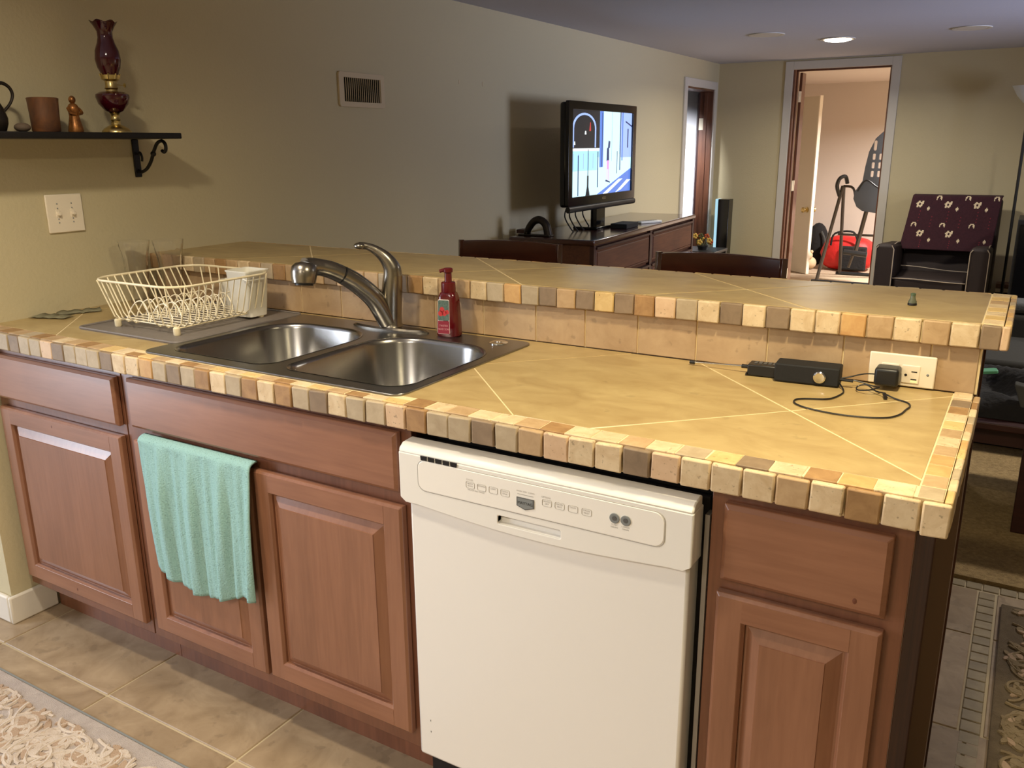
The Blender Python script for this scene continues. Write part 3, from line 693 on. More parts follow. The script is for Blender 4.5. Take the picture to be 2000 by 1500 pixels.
for k in range(13):
    y = RY0+.035+k*(RY1-RY0-.07)/12; yb_ = by0+.012+k*(by1-by0-.024)/12
    bm = bm_(); tube(bm, [(RX0+.001, y, RZ), (bx0-.006, yb_, bz+.012), (bx0+.008, yb_, bz), (bx1-.008, yb_, bz), (bx1+.006, yb_, bz+.012), (RX1-.001, y, RZ)], wr, 6)
    obj('cross_wire', bm, 'wire', rk)
for k in range(8):
    x = RX0+.04+k*(RX1-RX0-.08)/7; xb = bx0+.012+k*(bx1-bx0-.024)/7
    if k in (3, 4): continue
    bm = bm_(); tube(bm, [(x, RY0+.001, RZ), (xb, by0-.006, bz+.010), (xb, by0+.008, bz-.004), (xb, by1-.008, bz-.004), (xb, by1+.006, bz+.01), (x, RY1-.001, RZ)], wr, 6)
    obj('long_wire', bm, 'wire', rk)
for xo in (.445, .545):
    for k in range(9):
        y = by0+.03+k*.030
        bm = bm_(); tube(bm, [(xo-.045, y-.008, bz), (xo-.042, y, bz+.02), (xo-.022, y+.006, bz+.045), (xo, y+.01, bz+.052), (xo+.022, y+.006, bz+.042), (xo+.042, y, bz+.018), (xo+.046, y-.008, bz)], .0019, 5, 3)
        obj('plate_loop', bm, 'wire', rk)
for x, y in ((.378, .170), (.632, .170), (.378, .470), (.632, .470)):
    bm = bm_(); lathe(bm, [(.008, .9465), (.0095, .949), (.0095, .966), (.006, .970)], x, y, 0, 14); obj('foot', bm, 'wire', rk)
uh = thing('utensil_holder', 'white plastic utensil holder hooked on right end of the dish rack', 'utensil holder', (.605, .456, .953))
def tapered(x0, x1, y0, y1, z0, z1, t, n=4):
    return [rrect(x0+t, y0+t, x1-t, y1-t, .01, n), rrect(x0, y0, x1, y1, .012, n)]
a, b = tapered(.558, .652, .412, .499, 0, 0, .009)
bm = bm_(); loft(bm, [[Vector((x, y, .953)) for x, y in a], [Vector((x, y, 1.083)) for x, y in b], [Vector((.605+(x-.605)*1.06, .4555+(y-.4555)*1.06, 1.086)) for x, y in b], [Vector((.605+(x-.605)*1.06, .4555+(y-.4555)*1.06, 1.089)) for x, y in b],
      [Vector((.605+(x-.605)*.95, .4555+(y-.4555)*.95, 1.089)) for x, y in b], [Vector((.605+(x-.605)*.92, .4555+(y-.4555)*.92, .957)) for x, y in a]])
obj('body', bm, 'cup', uh, ang=50)
bm = bm_(); tube(bm, [(.635, .410, 1.076), (.645, .404, 1.070), (.661, .404, 1.066), (.666, .414, 1.066), (.666, .464, 1.066)], .0022, 6, 2); obj('hook', bm, 'cup', uh)
mg = thing('cup', 'off-white cup with small dark dots seen through dish rack wires', 'cup', (.425, .549, .944))
bm = bm_(); lathe(bm, [(.026, .944), (.029, .947), (.037, 1.02), (.039, 1.035), (.037, 1.035), (.034, 1.01), (.026, .95)], .425, .549, 0, 24); cp_ = obj('body', bm, 'cup', mg)
for a_ in (-1.9, -1.6, -1.25, -.95, -.6):
    for z in (.985, 1.005):
        r = .029+.008*(z-.947)/.073
        bm = bm_(); ball(bm, (.425+r*math.cos(a_+z*9), .549+r*math.sin(a_+z*9), z), .0025, 5, sc=(1, 1, 1)); obj('dot', bm, 'dgrey', cp_)
def glass(x, y, h, label, g='clear tumblers'):
    t = thing('drinking_glass', label, 'glass', (x, y, .944))
    n = 36; bm = bm_(); lo = []
    for r, z, fl in ((.026, 0, 0), (.028, .004, .3), (.030, .05, 1), (.038, h*.72, .8), (.047, h*.93, .2), (.049, h, 0), (.0465, h, 0), (.0445, h*.93, 0), (.035, h*.72, 0), (.027, .05, 0), (.022, .014, 0)):
        lo.append([Vector((x+r*(1+.035*fl*math.cos(12*a))*math.cos(a), y+r*(1+.035*fl*math.cos(12*a))*math.sin(a), .944+z)) for a in [2*PI*i/n for i in range(n)]])
    loft(bm, lo); obj('bowl', bm, 'glass', t, ang=60); return t
glass(.090, .455, .205, 'tall clear fluted glass nearest the wall, left of its twin', None)
glass(.165, .528, .205, 'tall clear fluted glass right of its twin, behind dish rack', None)
for (cx, cy, a_, lb) in ((.062, .165, 20, 'crumpled banknote lying on left end of counter near wall, the nearer one'), (.060, .255, 62, 'folded banknote on left end of counter closest to drain mat')):
    bm = bm_(); n = 12; g = []
    for i in range(n+1):
        row = []
        for j in range(3):
            u = (i/n-.5)*.125; v = (j/2-.5)*.05; z = .9455+.006*abs(math.sin(i*.9))*(.4+.6*j/2)
            row.append(bm.verts.new((cx+u*math.cos(R(a_))-v*math.sin(R(a_)), cy+u*math.sin(R(a_))+v*math.cos(R(a_)), z)))
        g.append(row)
    for i in range(n):
        for j in range(2): bm.faces.new((g[i][j], g[i+1][j], g[i+1][j+1], g[i][j+1]))
    tag(obj('banknote', bm, 'bill', org=(cx, cy, .9445), solid=.0006), lb, 'banknote')

# ------------------------------------------------------------------ towel over sink door
bm = bm_(); nu, nv = 64, 56; g = []
for i in range(nu+1):
    u = i/nu; col = []
    for j in range(nv+1):
        t = j/nv
        topz = .7345
        bot = .372+.002*math.sin(u*9)-.035*math.sin(PI*min(1, u*1.15))**.7*(1 if u < .87 else .6)+ (0 if u < .85 else -.0)
        x = .700+.405*u
        xb = .722+.368*u
        xx = x+(xb-x)*t+.010*math.sin(PI*t)*(u-.2)
        fold = (.0065*math.sin(u*23+1.5*t)+.004*math.sin(u*47+.6+t*3)+.002*math.sin(u*90))*min(1, t*2.2+.12)
        if t < .09:      # part over the door top
            a = t/.09; y = -.006-.026*math.sin(a*PI/2)-.004; z = topz-.004*(1-a)-.022*(1-math.cos(a*PI/2))*.8
            y += fold*.3
        else:
            a = (t-.09)/.91; y = -.036-.006*math.sin(PI*a)+fold-.004*a; z = (topz-.0176)+(bot-(topz-.0176))*a
        y = min(y, -.0245) if z < .712 else y
        col.append(bm.verts.new((xx, y, z)))
    g.append(col)
for i in range(nu):
    for j in range(nv): bm.faces.new((g[i][j], g[i+1][j], g[i+1][j+1], g[i][j+1]))
tag(obj('dish_towel', bm, 'towel', org=(.9, -.03, .72), solid=.004, ang=180), 'aqua ribbed dish towel draped over left sink cabinet door', 'towel')

# ------------------------------------------------------------------ left wall: switch plate, vent, shelf and what stands on it
sp = thing('switch_plate', 'ivory double toggle switch plate on the wall below the shelf', 'light switch', (0, .29, 1.187))
B('plate', 'plateb', sp, (.0005, .231, 1.187, .007, .350, 1.303), bevel=.003)
for y in (.266, .313):
    B('toggle', 'plateb', sp, (.006, y-.004, 1.240, .019, y+.004, 1.250), (.006, y-.006, 1.233, .0085, y+.006, 1.257), bevel=.001)
    for z in (1.218, 1.229, 1.261, 1.275):
        bm = bm_(); ball(bm, (.0072, y, z), .0022, 5); obj('screw', bm, 'midgrey', sp)
vt = thing('wall_vent', 'beige slotted air vent high on the left wall', 'vent', (0, 1.72, 1.603))
bm = bm_(); holed(bm, rrect(1.573, 1.602, 1.872, 1.744, .012, 4), [rrect(1.602, 1.624, 1.846, 1.722, .002, 1)], lambda u, v, d_: Vector((.010-d_, u, v)), .0095); obj('frame', bm, 'vent', vt, bevel=.002)
B('backing', 'dark', vt, (.0005, 1.600, 1.622, .0015, 1.848, 1.724))
for k in range(19):
    y = 1.607+k*.0130
    bm = bm_(); Mx = Matrix.Translation((.005, y, 1.673)) @ Matrix.Rotation(R(-30), 4, 'Z'); box(bm, -.0035, -.0011, -.049, .0035, .0011, .049, Mx=Mx); obj('louver', bm, 'vent', vt, smooth=False)

sh = thing('wall_shelf', 'black iron wall shelf with scroll bracket over light switches', 'shelf', (.1, .1, 1.465))
B('board', 'iron', sh, (.001, -.055, 1.466, .198, .602, 1.484), bevel=.003)
br = bm_(); box(br, .0008, .555, 1.345, .007, .579, 1.466)
obj('bracket_plate', br, 'iron', sh, bevel=.002)
bm = bm_(); tube(bm, [(.006, .567, 1.366), (.022, .567, 1.362), (.050, .567, 1.372), (.076, .567, 1.396), (.096, .567, 1.428), (.118, .567, 1.453), (.142, .567, 1.460), (.156, .567, 1.450), (.157, .567, 1.434), (.147, .567, 1.425), (.137, .567, 1.430)], .0055, 8, 5)
bk = obj('bracket_scroll', bm, 'iron', sh)
bm = bm_(); tube(bm, [(.012, .567, 1.42), (.024, .567, 1.424), (.032, .567, 1.410), (.030, .567, 1.396)], .004, 8, 5); obj('bracket_curl', bm, 'iron', bk)
bm = bm_(); ball(bm, (.092, .567, 1.420), .009, 8); obj('bracket_knuckle', bm, 'iron', bk)
SZ = 1.485
ol = thing('oil_lamp', 'ruby glass oil lamp with brass base and ruffled chimney on shelf', 'oil lamp', (.11, .432, SZ))
def LT(name, prof, m, par, x, y, z=SZ, n=28, **k):
    bm = bm_(); lathe(bm, prof, x, y, z, n, **k); return obj(name, bm, m, par, ang=50)
LT('base', [(.043, 0), (.043, .004), (.036, .012), (.026, .018), (.014, .024), (.013, .034), (.015, .038), (.0125, .042), (.0125, .054), (.016, .058)], 'brass', ol, .11, .432)
LT('fount', [(.013, .058), (.026, .064), (.043, .084), (.049, .104), (.048, .112), (.036, .119), (.018, .121)], 'lampred', ol, .11, .432)
bn = LT('burner', [(.018, .121), (.016, .126), (.020, .130), (.017, .135), (.017, .150), (.026, .156), (.027, .168), (.024, .168)], 'brass', ol, .11, .432)
bm = bm_()
for i in range(8):
    a = 2*PI*i/8; tube(bm, [(.11+.024*math.cos(a), .432+.024*math.sin(a), SZ+.156), (.11+.029*math.cos(a), .432+.029*math.sin(a), SZ+.172)], .0025, 6)
obj('prong', bm, 'brass', bn)
bm = bm_(); tube(bm, [(.11, .445, SZ+.141), (.11, .478, SZ+.141)], .0013, 6); lathe(bm, [(.006, 0), (.006, .002)], n=14, Mx=Matrix.Translation((.11, .478, SZ+.141)) @ Matrix.Rotation(-PI/2, 4, 'X')); obj('wick_knob', bm, 'brass', bn)
LT('chimney', [(.022, .160), (.024, .17), (.033, .19), (.037, .212), (.034, .238), (.026, .258), (.0215, .275), (.022, .292), (.030, .307), (.037, .317), (.035, .317), (.028, .307), (.019, .29)], 'lampred', ol, .11, .432, cap0=False, cap1=False, ruff=None)
bm = bm_(); lathe(bm, [(.034, .314), (.0365, .319), (.0375, .3195)], .11, .432, SZ, 48, cap0=False, cap1=False, ruff=(3, .05, 6, .0028)); obj('ruffle', bm, 'lampred', ol, solid=.0015)
fg = thing('figurine', 'small bronze robed figurine standing left of the oil lamp', 'figurine', (.105, .300, SZ))
LT('robe', [(.021, 0), (.022, .004), (.019, .02), (.014, .045), (.015, .06), (.017, .068), (.012, .078), (.005, .083)], 'bronze', fg, .105, .300, n=16)
bm = bm_(); ball(bm, (.105, .300, SZ+.092), .010, 8, sc=(1, 1, 1.15)); obj('head', bm, 'bronze', fg)
bm = bm_(); tube(bm, [(.105, .283, SZ+.068), (.118, .282, SZ+.055), (.124, .296, SZ+.052)], .0045, 6, 3); tube(bm, [(.105, .317, SZ+.068), (.118, .318, SZ+.055), (.124, .304, SZ+.052)], .0045, 6, 3); obj('arm', bm, 'bronze', fg)
pt = thing('pottery_jar', 'brown glazed pottery jar, widest item on the shelf', 'jar', (.11, .206, SZ))
LT('body', [(.036, 0), (.038, .003), (.039, .05), (.041, .085), (.042, .092), (.039, .094), (.036, .09), (.034, .02)], 'pottery', pt, .11, .206)
bm = bm_(); ball(bm, (.10, .142, SZ+.012), .022, 8, sc=(1, 1, .58)); tag(obj('pebble', bm, 'stone', org=(.10, .142, SZ)), 'flat grey stone on the shelf beside brown jar', 'stone')
pj_ = thing('pitcher', 'dark pewter pitcher with looped handle, cut off at left frame edge', 'pitcher', (.11, .060, SZ))
LT('body', [(.026, 0), (.028, .003), (.034, .02), (.035, .035), (.028, .06), (.017, .085), (.015, .105), (.020, .125), (.018, .126)], 'pewter', pj_, .11, .060)
bm = bm_(); tube(bm, [(.11, .076, SZ+.118), (.11, .095, SZ+.128), (.11, .115, SZ+.118), (.11, .122, SZ+.098), (.11, .112, SZ+.075), (.11, .093, SZ+.055)], [.005, .005, .0045, .004, .004], 8, 6); obj('handle', bm, 'pewter', pj_)
for y in (2.48, 2.70):
    bm = bm_(); lathe(bm, [(.008, 0), (.008, .002)], n=10, Mx=Matrix.Translation((0, y, 1.75)) @ Matrix.Rotation(PI/2, 4, 'Y') @ Matrix.Diagonal((1.4, .6, 1, 1))); tag(obj('wall_patch', bm, 'vent', org=(0, y, 1.75)), 'faint patched spot on left wall, the %s one' % ('nearer' if y < 2.6 else 'further'), 'wall patch')

# ------------------------------------------------------------------ counter electronics
op = thing('outlet_plate', 'white double outlet plate on backsplash at right end of counter', 'outlet', (2.39, .588, .944))
B('plate', 'plateb', op, (2.327, .5835, .946, 2.455, .5905, 1.013), bevel=.0025)
for cx in (2.368, 2.408): 
    rc = B('receptacle', 'plateb', op, (cx-.016, .5815, .954, cx+.018, .584, .992), bevel=.0012)
    if cx > 2.39:
        for z in (.962, .978): B('slot', 'dark', rc, (cx+.002, .5811, z, cx+.013, .582, z+.0022))
        bm = bm_(); ball(bm, (cx-.008, .5815, .971), .0028, 6, sc=(1, .4, 1)); obj('ground_hole', bm, 'dark', rc)
        B('night_light', mat('outlet_led', s2l(240, 230, 150), .4, emit=((1, .9, .4), .6)), rc, (cx+.002, .5812, .9565, cx+.014, .582, .9605))
bm = bm_(); ball(bm, (2.441, .5836, .975), .0028, 6, sc=(1, .4, 1)); obj('screw', bm, 'midgrey', op)
ad = thing('power_adapter', 'black plug-in power adapter in the backsplash outlet', 'power adapter', (2.37, .55, .95))
B('body', 'black', ad, (2.345, .535, .953, 2.392, .5812, .990), bevel=.006, seg=3)
rd = thing('radio', 'small black box speaker with silver knob, cord at its right end', 'speaker', (2.215, .53, .944), R(4), local=True)
B('case', 'blackm', rd, (-.066, -.026, .001, .066, .030, .040), bevel=.003)
bm = bm_(); lathe(bm, [(.0125, 0), (.0125, .003), (.010, .005), (.004, .0045)], n=24, Mx=Matrix.Translation((.027, -.0262, .019)) @ Matrix.Rotation(PI/2, 4, 'X')); obj('knob', bm, 'chrome', rd)
tr = thing('transmitter', 'little black keypad transmitter with telescopic antenna, left of black speaker', 'transmitter', (2.115, .548, .944), R(4), local=True)
B('case', 'black', tr, (-.029, -.028, .001, .034, .014, .025), bevel=.002)
B('lid_lip', 'black', tr, (-.032, -.031, .001, -.029, .014, .005))
for i in range(5):
    for j in range(2): B('key', 'dgrey', tr, (-.018+i*.010, -.010+j*.011, .025, -.0115+i*.010, -.003+j*.011, .0262))
bm = bm_(); tube(bm, [(-.028, -.004, .014), (-.046, -.003, .014)], .0045, 10); obj('antenna_collar', bm, 'black', tr)
bm = bm_(); tube(bm, [(-.046, -.003, .014), (-.085, .002, .0115)], .0027, 10); tube(bm, [(-.085, .002, .0115), (-.158, .012, .007)], .0019, 10); obj('antenna', bm, 'chrome', tr)
bm = bm_(); tube(bm, [(-.157, .012, .007), (-.168, .0135, .0065)], .0045, 10); obj('antenna_tip', bm, 'black', tr)
zc = .9455
bm = bm_(); tube(bm, [(2.279, .522, .955), (2.288, .510, .949), (2.296, .492, zc), (2.298, .468, zc), (2.290, .430, zc), (2.276, .408, zc), (2.240, .392, zc), (2.226, .375, zc), (2.232, .350, zc), (2.26, .330, zc), (2.31, .318, zc), (2.36, .322, zc), (2.40, .340, zc), (2.418, .372, zc), (2.424, .410, zc), (2.428, .440, zc), (2.420, .462, zc), (2.395, .480, zc), (2.372, .488, .952)], .0016, 6, 6)
cb = obj('power_cord', bm, 'black', ad)
bm = bm_(); tube(bm, [(2.372, .488, .952), (2.356, .502, .950), (2.335, .520, .956), (2.318, .520, .950), (2.322, .500, .948), (2.345, .492, .953), (2.362, .506, .958), (2.350, .522, .954), (2.322, .528, .958), (2.300, .527, .960), (2.285, .522, .958)], .0015, 6, 6)
tube(bm, [(2.284, .524, .962), (2.30, .530, .966), (2.325, .545, .972), (2.348, .556, .972)], .0015, 6, 5)
tube(bm, [(2.279, .521, .960), (2.308, .524, .959)], .0032, 8)
obj('coil', bm, 'black', cb)
bm = bm_(); tube(bm, [(2.374, .491, .949), (2.380, .468, .948)], .0038, 8); obj('cable_tie', bm, 'black', cb)
lt = thing('small_bottle', 'tiny clear and green bottle standing near right end of bar top', 'bottle', (2.381, .735, 1.092))
LT('body', [(.008, 0), (.009, .0015), (.009, .008), (.007, .011), (.0055, .016), (.005, .021)], mat('murky_glass', s2l(128, 134, 112), .15, trans=.5), lt, 2.381, .735, 1.092, 16)
LT('cap', [(.0055, .021), (.0055, .0255), (.003, .0265)], mat('green_cap', s2l(78, 96, 74), .4), lt, 2.381, .735, 1.092, 16)
LT('base_ring', [(.0095, 0), (.0098, .003), (.009, .005)], 'black', lt, 2.381, .735, 1.092, 16)

# ------------------------------------------------------------------ bar stools
def stool(x, y, rz, label):
    t = thing('bar_stool', label, 'bar stool', (x, y, 0), rz, 'bar stools behind the bar top', local=True)
    # backrest is a slightly curved board on two posts
    bm = bm_(); W = .19; lo = []
    for i in range(13):
        u = -1+i/6; yy = .035*(1-u*u)
        lo.append([Vector((u*W, yy-.009, .985)), Vector((u*W, yy+.009, .985)), Vector((u*W, yy+.013, 1.102+.004*(1-u*u))), Vector((u*W, yy-.005, 1.102+.004*(1-u*u)))])
    loft(bm, lo); obj('backrest', bm, 'stoolwood', t, bevel=.003)
    for s in (-1, 1):
        bm = bm_(); tube(bm, [(s*.195, -.03, .60), (s*.197, -.012, .85), (s*.197, .0, 1.105)], [.017, .014, .013], 4, 3); obj('post', bm, 'stoolwood', t, bevel=.002)
        bm = bm_(); tube(bm, [(s*.18, -.03, .61), (s*.20, .0, .0)], [.018, .015], 4); obj('leg', bm, 'stoolwood', t)
        bm = bm_(); tube(bm, [(s*.17, -.36, .61), (s*.20, -.40, .0)], [.018, .015], 4); obj('leg', bm, 'stoolwood', t)
    B('seat', 'brownlth', t, (-.20, -.40, .60, .20, -.02, .66), bevel=.015)
    B('foot_rail', 'stoolwood', t, (-.19, -.40, .20, .19, -.38, .23))
    B('lower_slat', 'stoolwood', t, (-.18, -.008, .82, .18, .008, .88))
    return t
stool(.985, 1.33, R(4), 'dark cherry bar stool back nearest the left wall, behind bar')
stool(1.765, 1.30, R(0), 'dark cherry bar stool back with bright reflection, right one behind bar')

# ------------------------------------------------------------------ dresser and TV
DH = .95
dr = thing('dresser', 'long low dark wood dresser along left wall under the television', 'dresser', (.30, 3.76, .012), R(3.4), local=True)
L2 = 1.93/2; D0, D1 = -.255, .245
B('carcass', 'dresser', dr, (D0+.01, -L2+.02, .06, D1-.02, L2-.02, DH-.04), bevel=.003)
B('top', 'dressertop', dr, (D0, -L2, DH-.042, D1+.01, L2, DH-.012), bevel=.008, seg=3)
B('plinth', 'dressertop', dr, (D0+.02, -L2+.03, 0, D1-.03, L2-.03, .07))
B('centre_stile', 'cherry', dr, (D1-.022, -.02, .07, D1+.002, .02, DH-.042))
for s in (-1, 1): B('corner_stile', 'cherry', dr, (D1-.022, s*(L2-.035)-.015, .07, D1+.002, s*(L2-.035)+.015, DH-.042))
for c in range(2):
    ya, yb2 = (-L2+.05, -.02) if c == 0 else (.02, L2-.05)
    for r_ in range(4):
        z1 = DH-.062-r_*.2; z0 = z1-.178
        if z0 < .07: break
        bm = bm_(); q = lambda i, x: [Vector((x, ya+.004+i, z0+i)), Vector((x, yb2-.004-i, z0+i)), Vector((x, yb2-.004-i, z1-i)), Vector((x, ya+.004+i, z1-i))]
        loft(bm, [q(0, D1-.02), q(0, D1-.006), q(.012, D1+.0), q(.020, D1-.003), q(.024, D1+.003)])
        df = obj('drawer', bm, 'dresser', dr, smooth=False, bevel=.001)
        bm = bm_(); box(bm, D1-.02, ya+.0, z1-.004, D1+.010, yb2-.0, z1+.008); obj('drawer_rail', bm, 'cherry', df)
tv = thing('television', 'black flat-screen television showing a cartoon street scene, on the dresser', 'television', (.335, 3.50, DH), R(1), local=True)
# local: screen faces +x; width along y
WV = .485; zb, zt = .118, .722
B('cabinet', 'gloss', tv, (-.055, -WV+.01, zb+.03, -.008, WV-.01, zt-.006), bevel=.015, seg=3)
bm = bm_(); holed(bm, rrect(-WV, zb+.035, WV, zt, .01, 3), [rrect(-WV+.052, zb+.085, WV-.052, zt-.045, .004, 2)], lambda u, v, d_: Vector((.008-d_, u, v)), .02); obj('bezel', bm, 'gloss', tv, bevel=.003)
bm = bm_(); lo = [[Vector((.004+.014*math.cos(a), y, zb+.018+.018*math.sin(a))) for a in [2*PI*i/12 for i in range(12)]] for y in (-WV+.004, WV-.004)]; loft(bm, lo); obj('speaker_bar', bm, 'black', tv)
B('neck', 'gloss', tv, (-.05, -.06, .01, -.01, .06, zb+.03))
B('foot', 'gloss', tv, (-.12, -.16, .0005, .04, .16, .016), bevel=.004)
text('badge_lettering', 'VIZIO', .022, lambda u, v, d_: (.0085+d_, u, zb+.060+v), 'chrome', tv)
# picture: flat emissive print, u 0..1 v 0..1
uA, uB, vA, vB = -WV+.050, WV-.050, zb+.083, zt-.043
def em(name, c, s=1.5): return mat(name, (0, 0, 0), .3, emit=(s2l(*c), s))
SM = [em('screen_pale', (196, 238, 250)), em('screen_dark', (30, 32, 38)), em('screen_blue', (86, 120, 200)), em('screen_cyan', (160, 214, 240)), em('screen_pink', (205, 150, 205)),
      em('screen_red', (190, 60, 60)), em('screen_white', (238, 250, 252)), em('screen_navy', (40, 52, 96)), em('screen_lilac', (150, 175, 235))]
bm = bm_()
def poly(pts, mi, lv):
    f = bm.faces.new([bm.verts.new((-.004+lv*.0004, uA+(uB-uA)*p[0], vA+(vB-vA)*p[1])) for p in pts]); f.material_index = mi
def rct(u0, v0, u1, v1, mi, lv): poly([(u0, v0), (u1, v0), (u1, v1), (u0, v1)], mi, lv)
rct(0, 0, 1, 1, 3, 0); poly([(0, 0), (.5, 0), (1, .30), (1, .5), (0, .42)], 0, 1)
poly([(.40, 0), (1, 0), (1, .30)], 2, 2); poly([(.50, .0), (.58, .0), (.85, .17), (.78, .17)], 6, 3); poly([(.72, .0), (.82, .03), (1, .15), (.93, .155)], 6, 3)
rct(0, .55, .44, 1, 1, 2)                                   # dark upper wall
arch = [(.02, .57)]+[(.20-.18*math.cos(PI*i/14), .80+.165*math.sin(PI*i/14)) for i in range(15)]+[(.38, .57)]
poly(arch, 8, 3); poly([(.20+(p[0]-.20)*.88, .57+(p[1]-.57)*.94) for p in arch], 1, 4)
poly([(.27, .76), (.295, .76), (.29, .86), (.28, .86)], 5, 5); poly([(.20, .72), (.225, .72), (.22, .76), (.205, .76)], 6, 5); poly([(.04, .60), (.06, .60), (.055, .64), (.045, .64)], 6, 5)
rct(0, .53, .44, .56, 6, 3); rct(0, .30, .40, .52, 3, 3)
for k in range(5): rct(.03+k*.075, .32, .04+k*.075, .50, 8, 4)
rct(.44, .33, .50, 1, 2, 3); rct(.475, .33, .485, .98, 7, 4); rct(.50, .36, .78, 1, 0, 3); rct(.64, .40, .648, 1, 8, 4); rct(.785, .28, .80, 1, 7, 5)
rct(.80, .44, 1, 1, 8, 3); rct(.92, .56, .94, .80, 7, 4); rct(.82, .40, .84, 1, 2, 4); poly([(.88, .88), (1, .82), (1, .84), (.88, .90)], 7, 5)
for x_, z0_, z1_ in ((.10, .01, .48), (.405, .09, .52)): rct(x_, z0_, x_+.014, z1_, 7, 5)
rct(.243, .0, .268, .24, 1, 6); rct(.250, .24, .260, .55, 1, 6); poly([(.22, 0), (.29, 0), (.265, .12), (.245, .12)], 1, 6); rct(.735, .24, .745, .52, 7, 5)
poly([(.555, .40), (.60, .40), (.595, .56), (.56, .56)], 7, 6); poly([(.575, .56), (.61, .56), (.615, .64), (.585, .65)], 7, 6)
poly([(.56, .30), (.60, .30), (.60, .41), (.56, .41)], 4, 7); rct(.565, .17, .575, .30, 4, 6); rct(.59, .16, .60, .30, 4, 6); poly([(.54, .155), (.62, .13), (.625, .145), (.55, .175)], 7, 6)
obj('screen', bm, SM, tv, smooth=False, recalc=False)
for k, y in enumerate((-.36, -.30, -.22, -.12)):
    bm = bm_(); tube(bm, [(-.06, y, zb+.03), (-.07, y-.01, .09), (-.05, y+.03, .02), (-.04, y+.06, -.006)], .004, 6, 5); obj('cable', bm, 'black', tv)
ms = thing('media_box', 'flat black media box on dresser at foot of the television', 'media box', (.445, 3.56, DH), R(3), local=True)
B('case', 'blackm', ms, (-.045, -.09, .0005, .06, .11, .030), bevel=.003)
rm = thing('remote_control', 'pale remote control lying on dresser right of the television foot', 'remote', (.47, 3.93, DH), R(64), local=True)
B('case', 'cup', rm, (-.09, -.02, .0005, .09, .02, .016), bevel=.004)
for i in range(6):
    for j in range(3): B('key', 'grey', rm, (-.07+i*.022, -.014+j*.011, .016, -.06+i*.022, -.007+j*.011, .0178))
bo = thing('arched_ornament', 'dark arched object standing on near end of dresser', 'ornament', (.21, 2.90, DH))
bm = bm_(); tube(bm, [(.15, 2.90, .955), (.165, 2.90, .99), (.20, 2.90, 1.03), (.24, 2.90, 1.037), (.275, 2.90, 1.01), (.29, 2.90, .955)], [.017, .02, .021, .022, .024], 12, 6); obj('arch', bm, 'pewter', bo)
B('base', 'pewter', bo, (.11, 2.87, .9505, .31, 2.93, .958), bevel=.003)
bm = bm_(); box(bm, .04, 2.97, .9505, .10, 3.04, .972); tag(obj('small_box', bm, 'cherry', bevel=.003, org=(.1, 2.93, .938)), 'little dark box on near corner of dresser by wall', 'box')

# tower, side table, flowers
tw = thing('tower_speaker', 'slim black tower with glowing pale blue side, in far left corner', 'tower', (.19, 6.35, .012))
B('column', 'gloss', tw, (.150, 6.32, .02, .250, 6.44, .962), bevel=.004)
B('glowing_panel', 'towerlight', tw, (.122, 6.33, .03, .149, 6.42, .962), bevel=.002)
stb = thing('side_table', 'small dark table in far corner holding silk flowers', 'table', (.26, 5.62, .012))
B('top', 'black', stb, (.06, 5.45, .575, .42, 5.80, .597), bevel=.003)
for x, y in ((.08, 5.47), (.40, 5.47), (.08, 5.78), (.40, 5.78)): B('leg', 'black', stb, (x-.015, y-.015, .012, x+.015, y+.015, .575))
fl = thing('flower_arrangement', 'small orange and yellow silk flowers on dark corner table', 'flowers', (.27, 5.6, .597))
LT('pot', [(.035, 0), (.045, .03), (.04, .035)], 'black', fl, .27, 5.6, .597, 14)
rr = random.Random(5)
for k in range(12):
    x, y, z = .27+rr.uniform(-.07, .08), 5.6+rr.uniform(-.05, .05), .64+rr.uniform(0, .08)
    bm = bm_(); tube(bm, [(.27, 5.6, .62), (x, y, z)], .003, 4); obj('stem', bm, 'leaf', fl)
    bm = bm_()
    for i in range(5):
        a = 2*PI*i/5; ball(bm, (x+.014*math.cos(a), y, z+.014*math.sin(a)), .011, 4, sc=(1, .5, 1))
    obj('blossom', bm, rr.choice(['petalr', 'petaly', 'petalr', 'leaf']), fl)

# ------------------------------------------------------------------ armchair with throw
ac = thing('armchair', 'dark brown armchair with cream piping against the far wall', 'armchair', (1.98, 6.0, .012))
AZ = .012
def arm(x0, x1):
    bm = bm_(); lo = []
    for y, zt_ in ((5.70, .685), (5.72, .70), (5.85, .695), (6.1, .675), (6.35, .66)):
        lo.append([Vector((x0, y, .06)), Vector((x1, y, .06)), Vector((x1, y, zt_-.02)), Vector((x1-.02, y, zt_)), Vector((x0+.02, y, zt_)), Vector((x0, y, zt_-.02))])
    loft(bm, lo); o = obj('arm', bm, 'brownlth', ac, bevel=.01, seg=3)
    bm = bm_(); tube(bm, [(x1-.002, 5.70, .10), (x1-.002, 5.70, .665), (x1-.018, 5.70, .688), (x1-.018, 6.0, .690), (x1-.018, 6.3, .668)], .004, 6); obj('piping', bm, 'piping', o)
    bm = bm_(); tube(bm, [(x0+.004, 5.698, .10), (x0+.004, 5.698, .665), (x0+.02, 5.70, .686)], .004, 6)
    obj('piping', bm, 'piping', o)
arm(1.590, 1.720); arm(2.225, 2.355)
B('base', 'brownlth', ac, (1.72, 5.76, .06, 2.225, 6.40, .30), bevel=.01)
se = B('seat_cushion', 'brownlth', ac, (1.722, 5.725, .30, 2.223, 6.28, .455), bevel=.03, seg=4)
bm = bm_(); tube(bm, [(1.725, 5.727, .445), (1.85, 5.722, .448), (1.97, 5.720, .443), (2.10, 5.722, .437), (2.22, 5.727, .435)], .004, 6, 4); obj('piping', bm, 'piping', se)
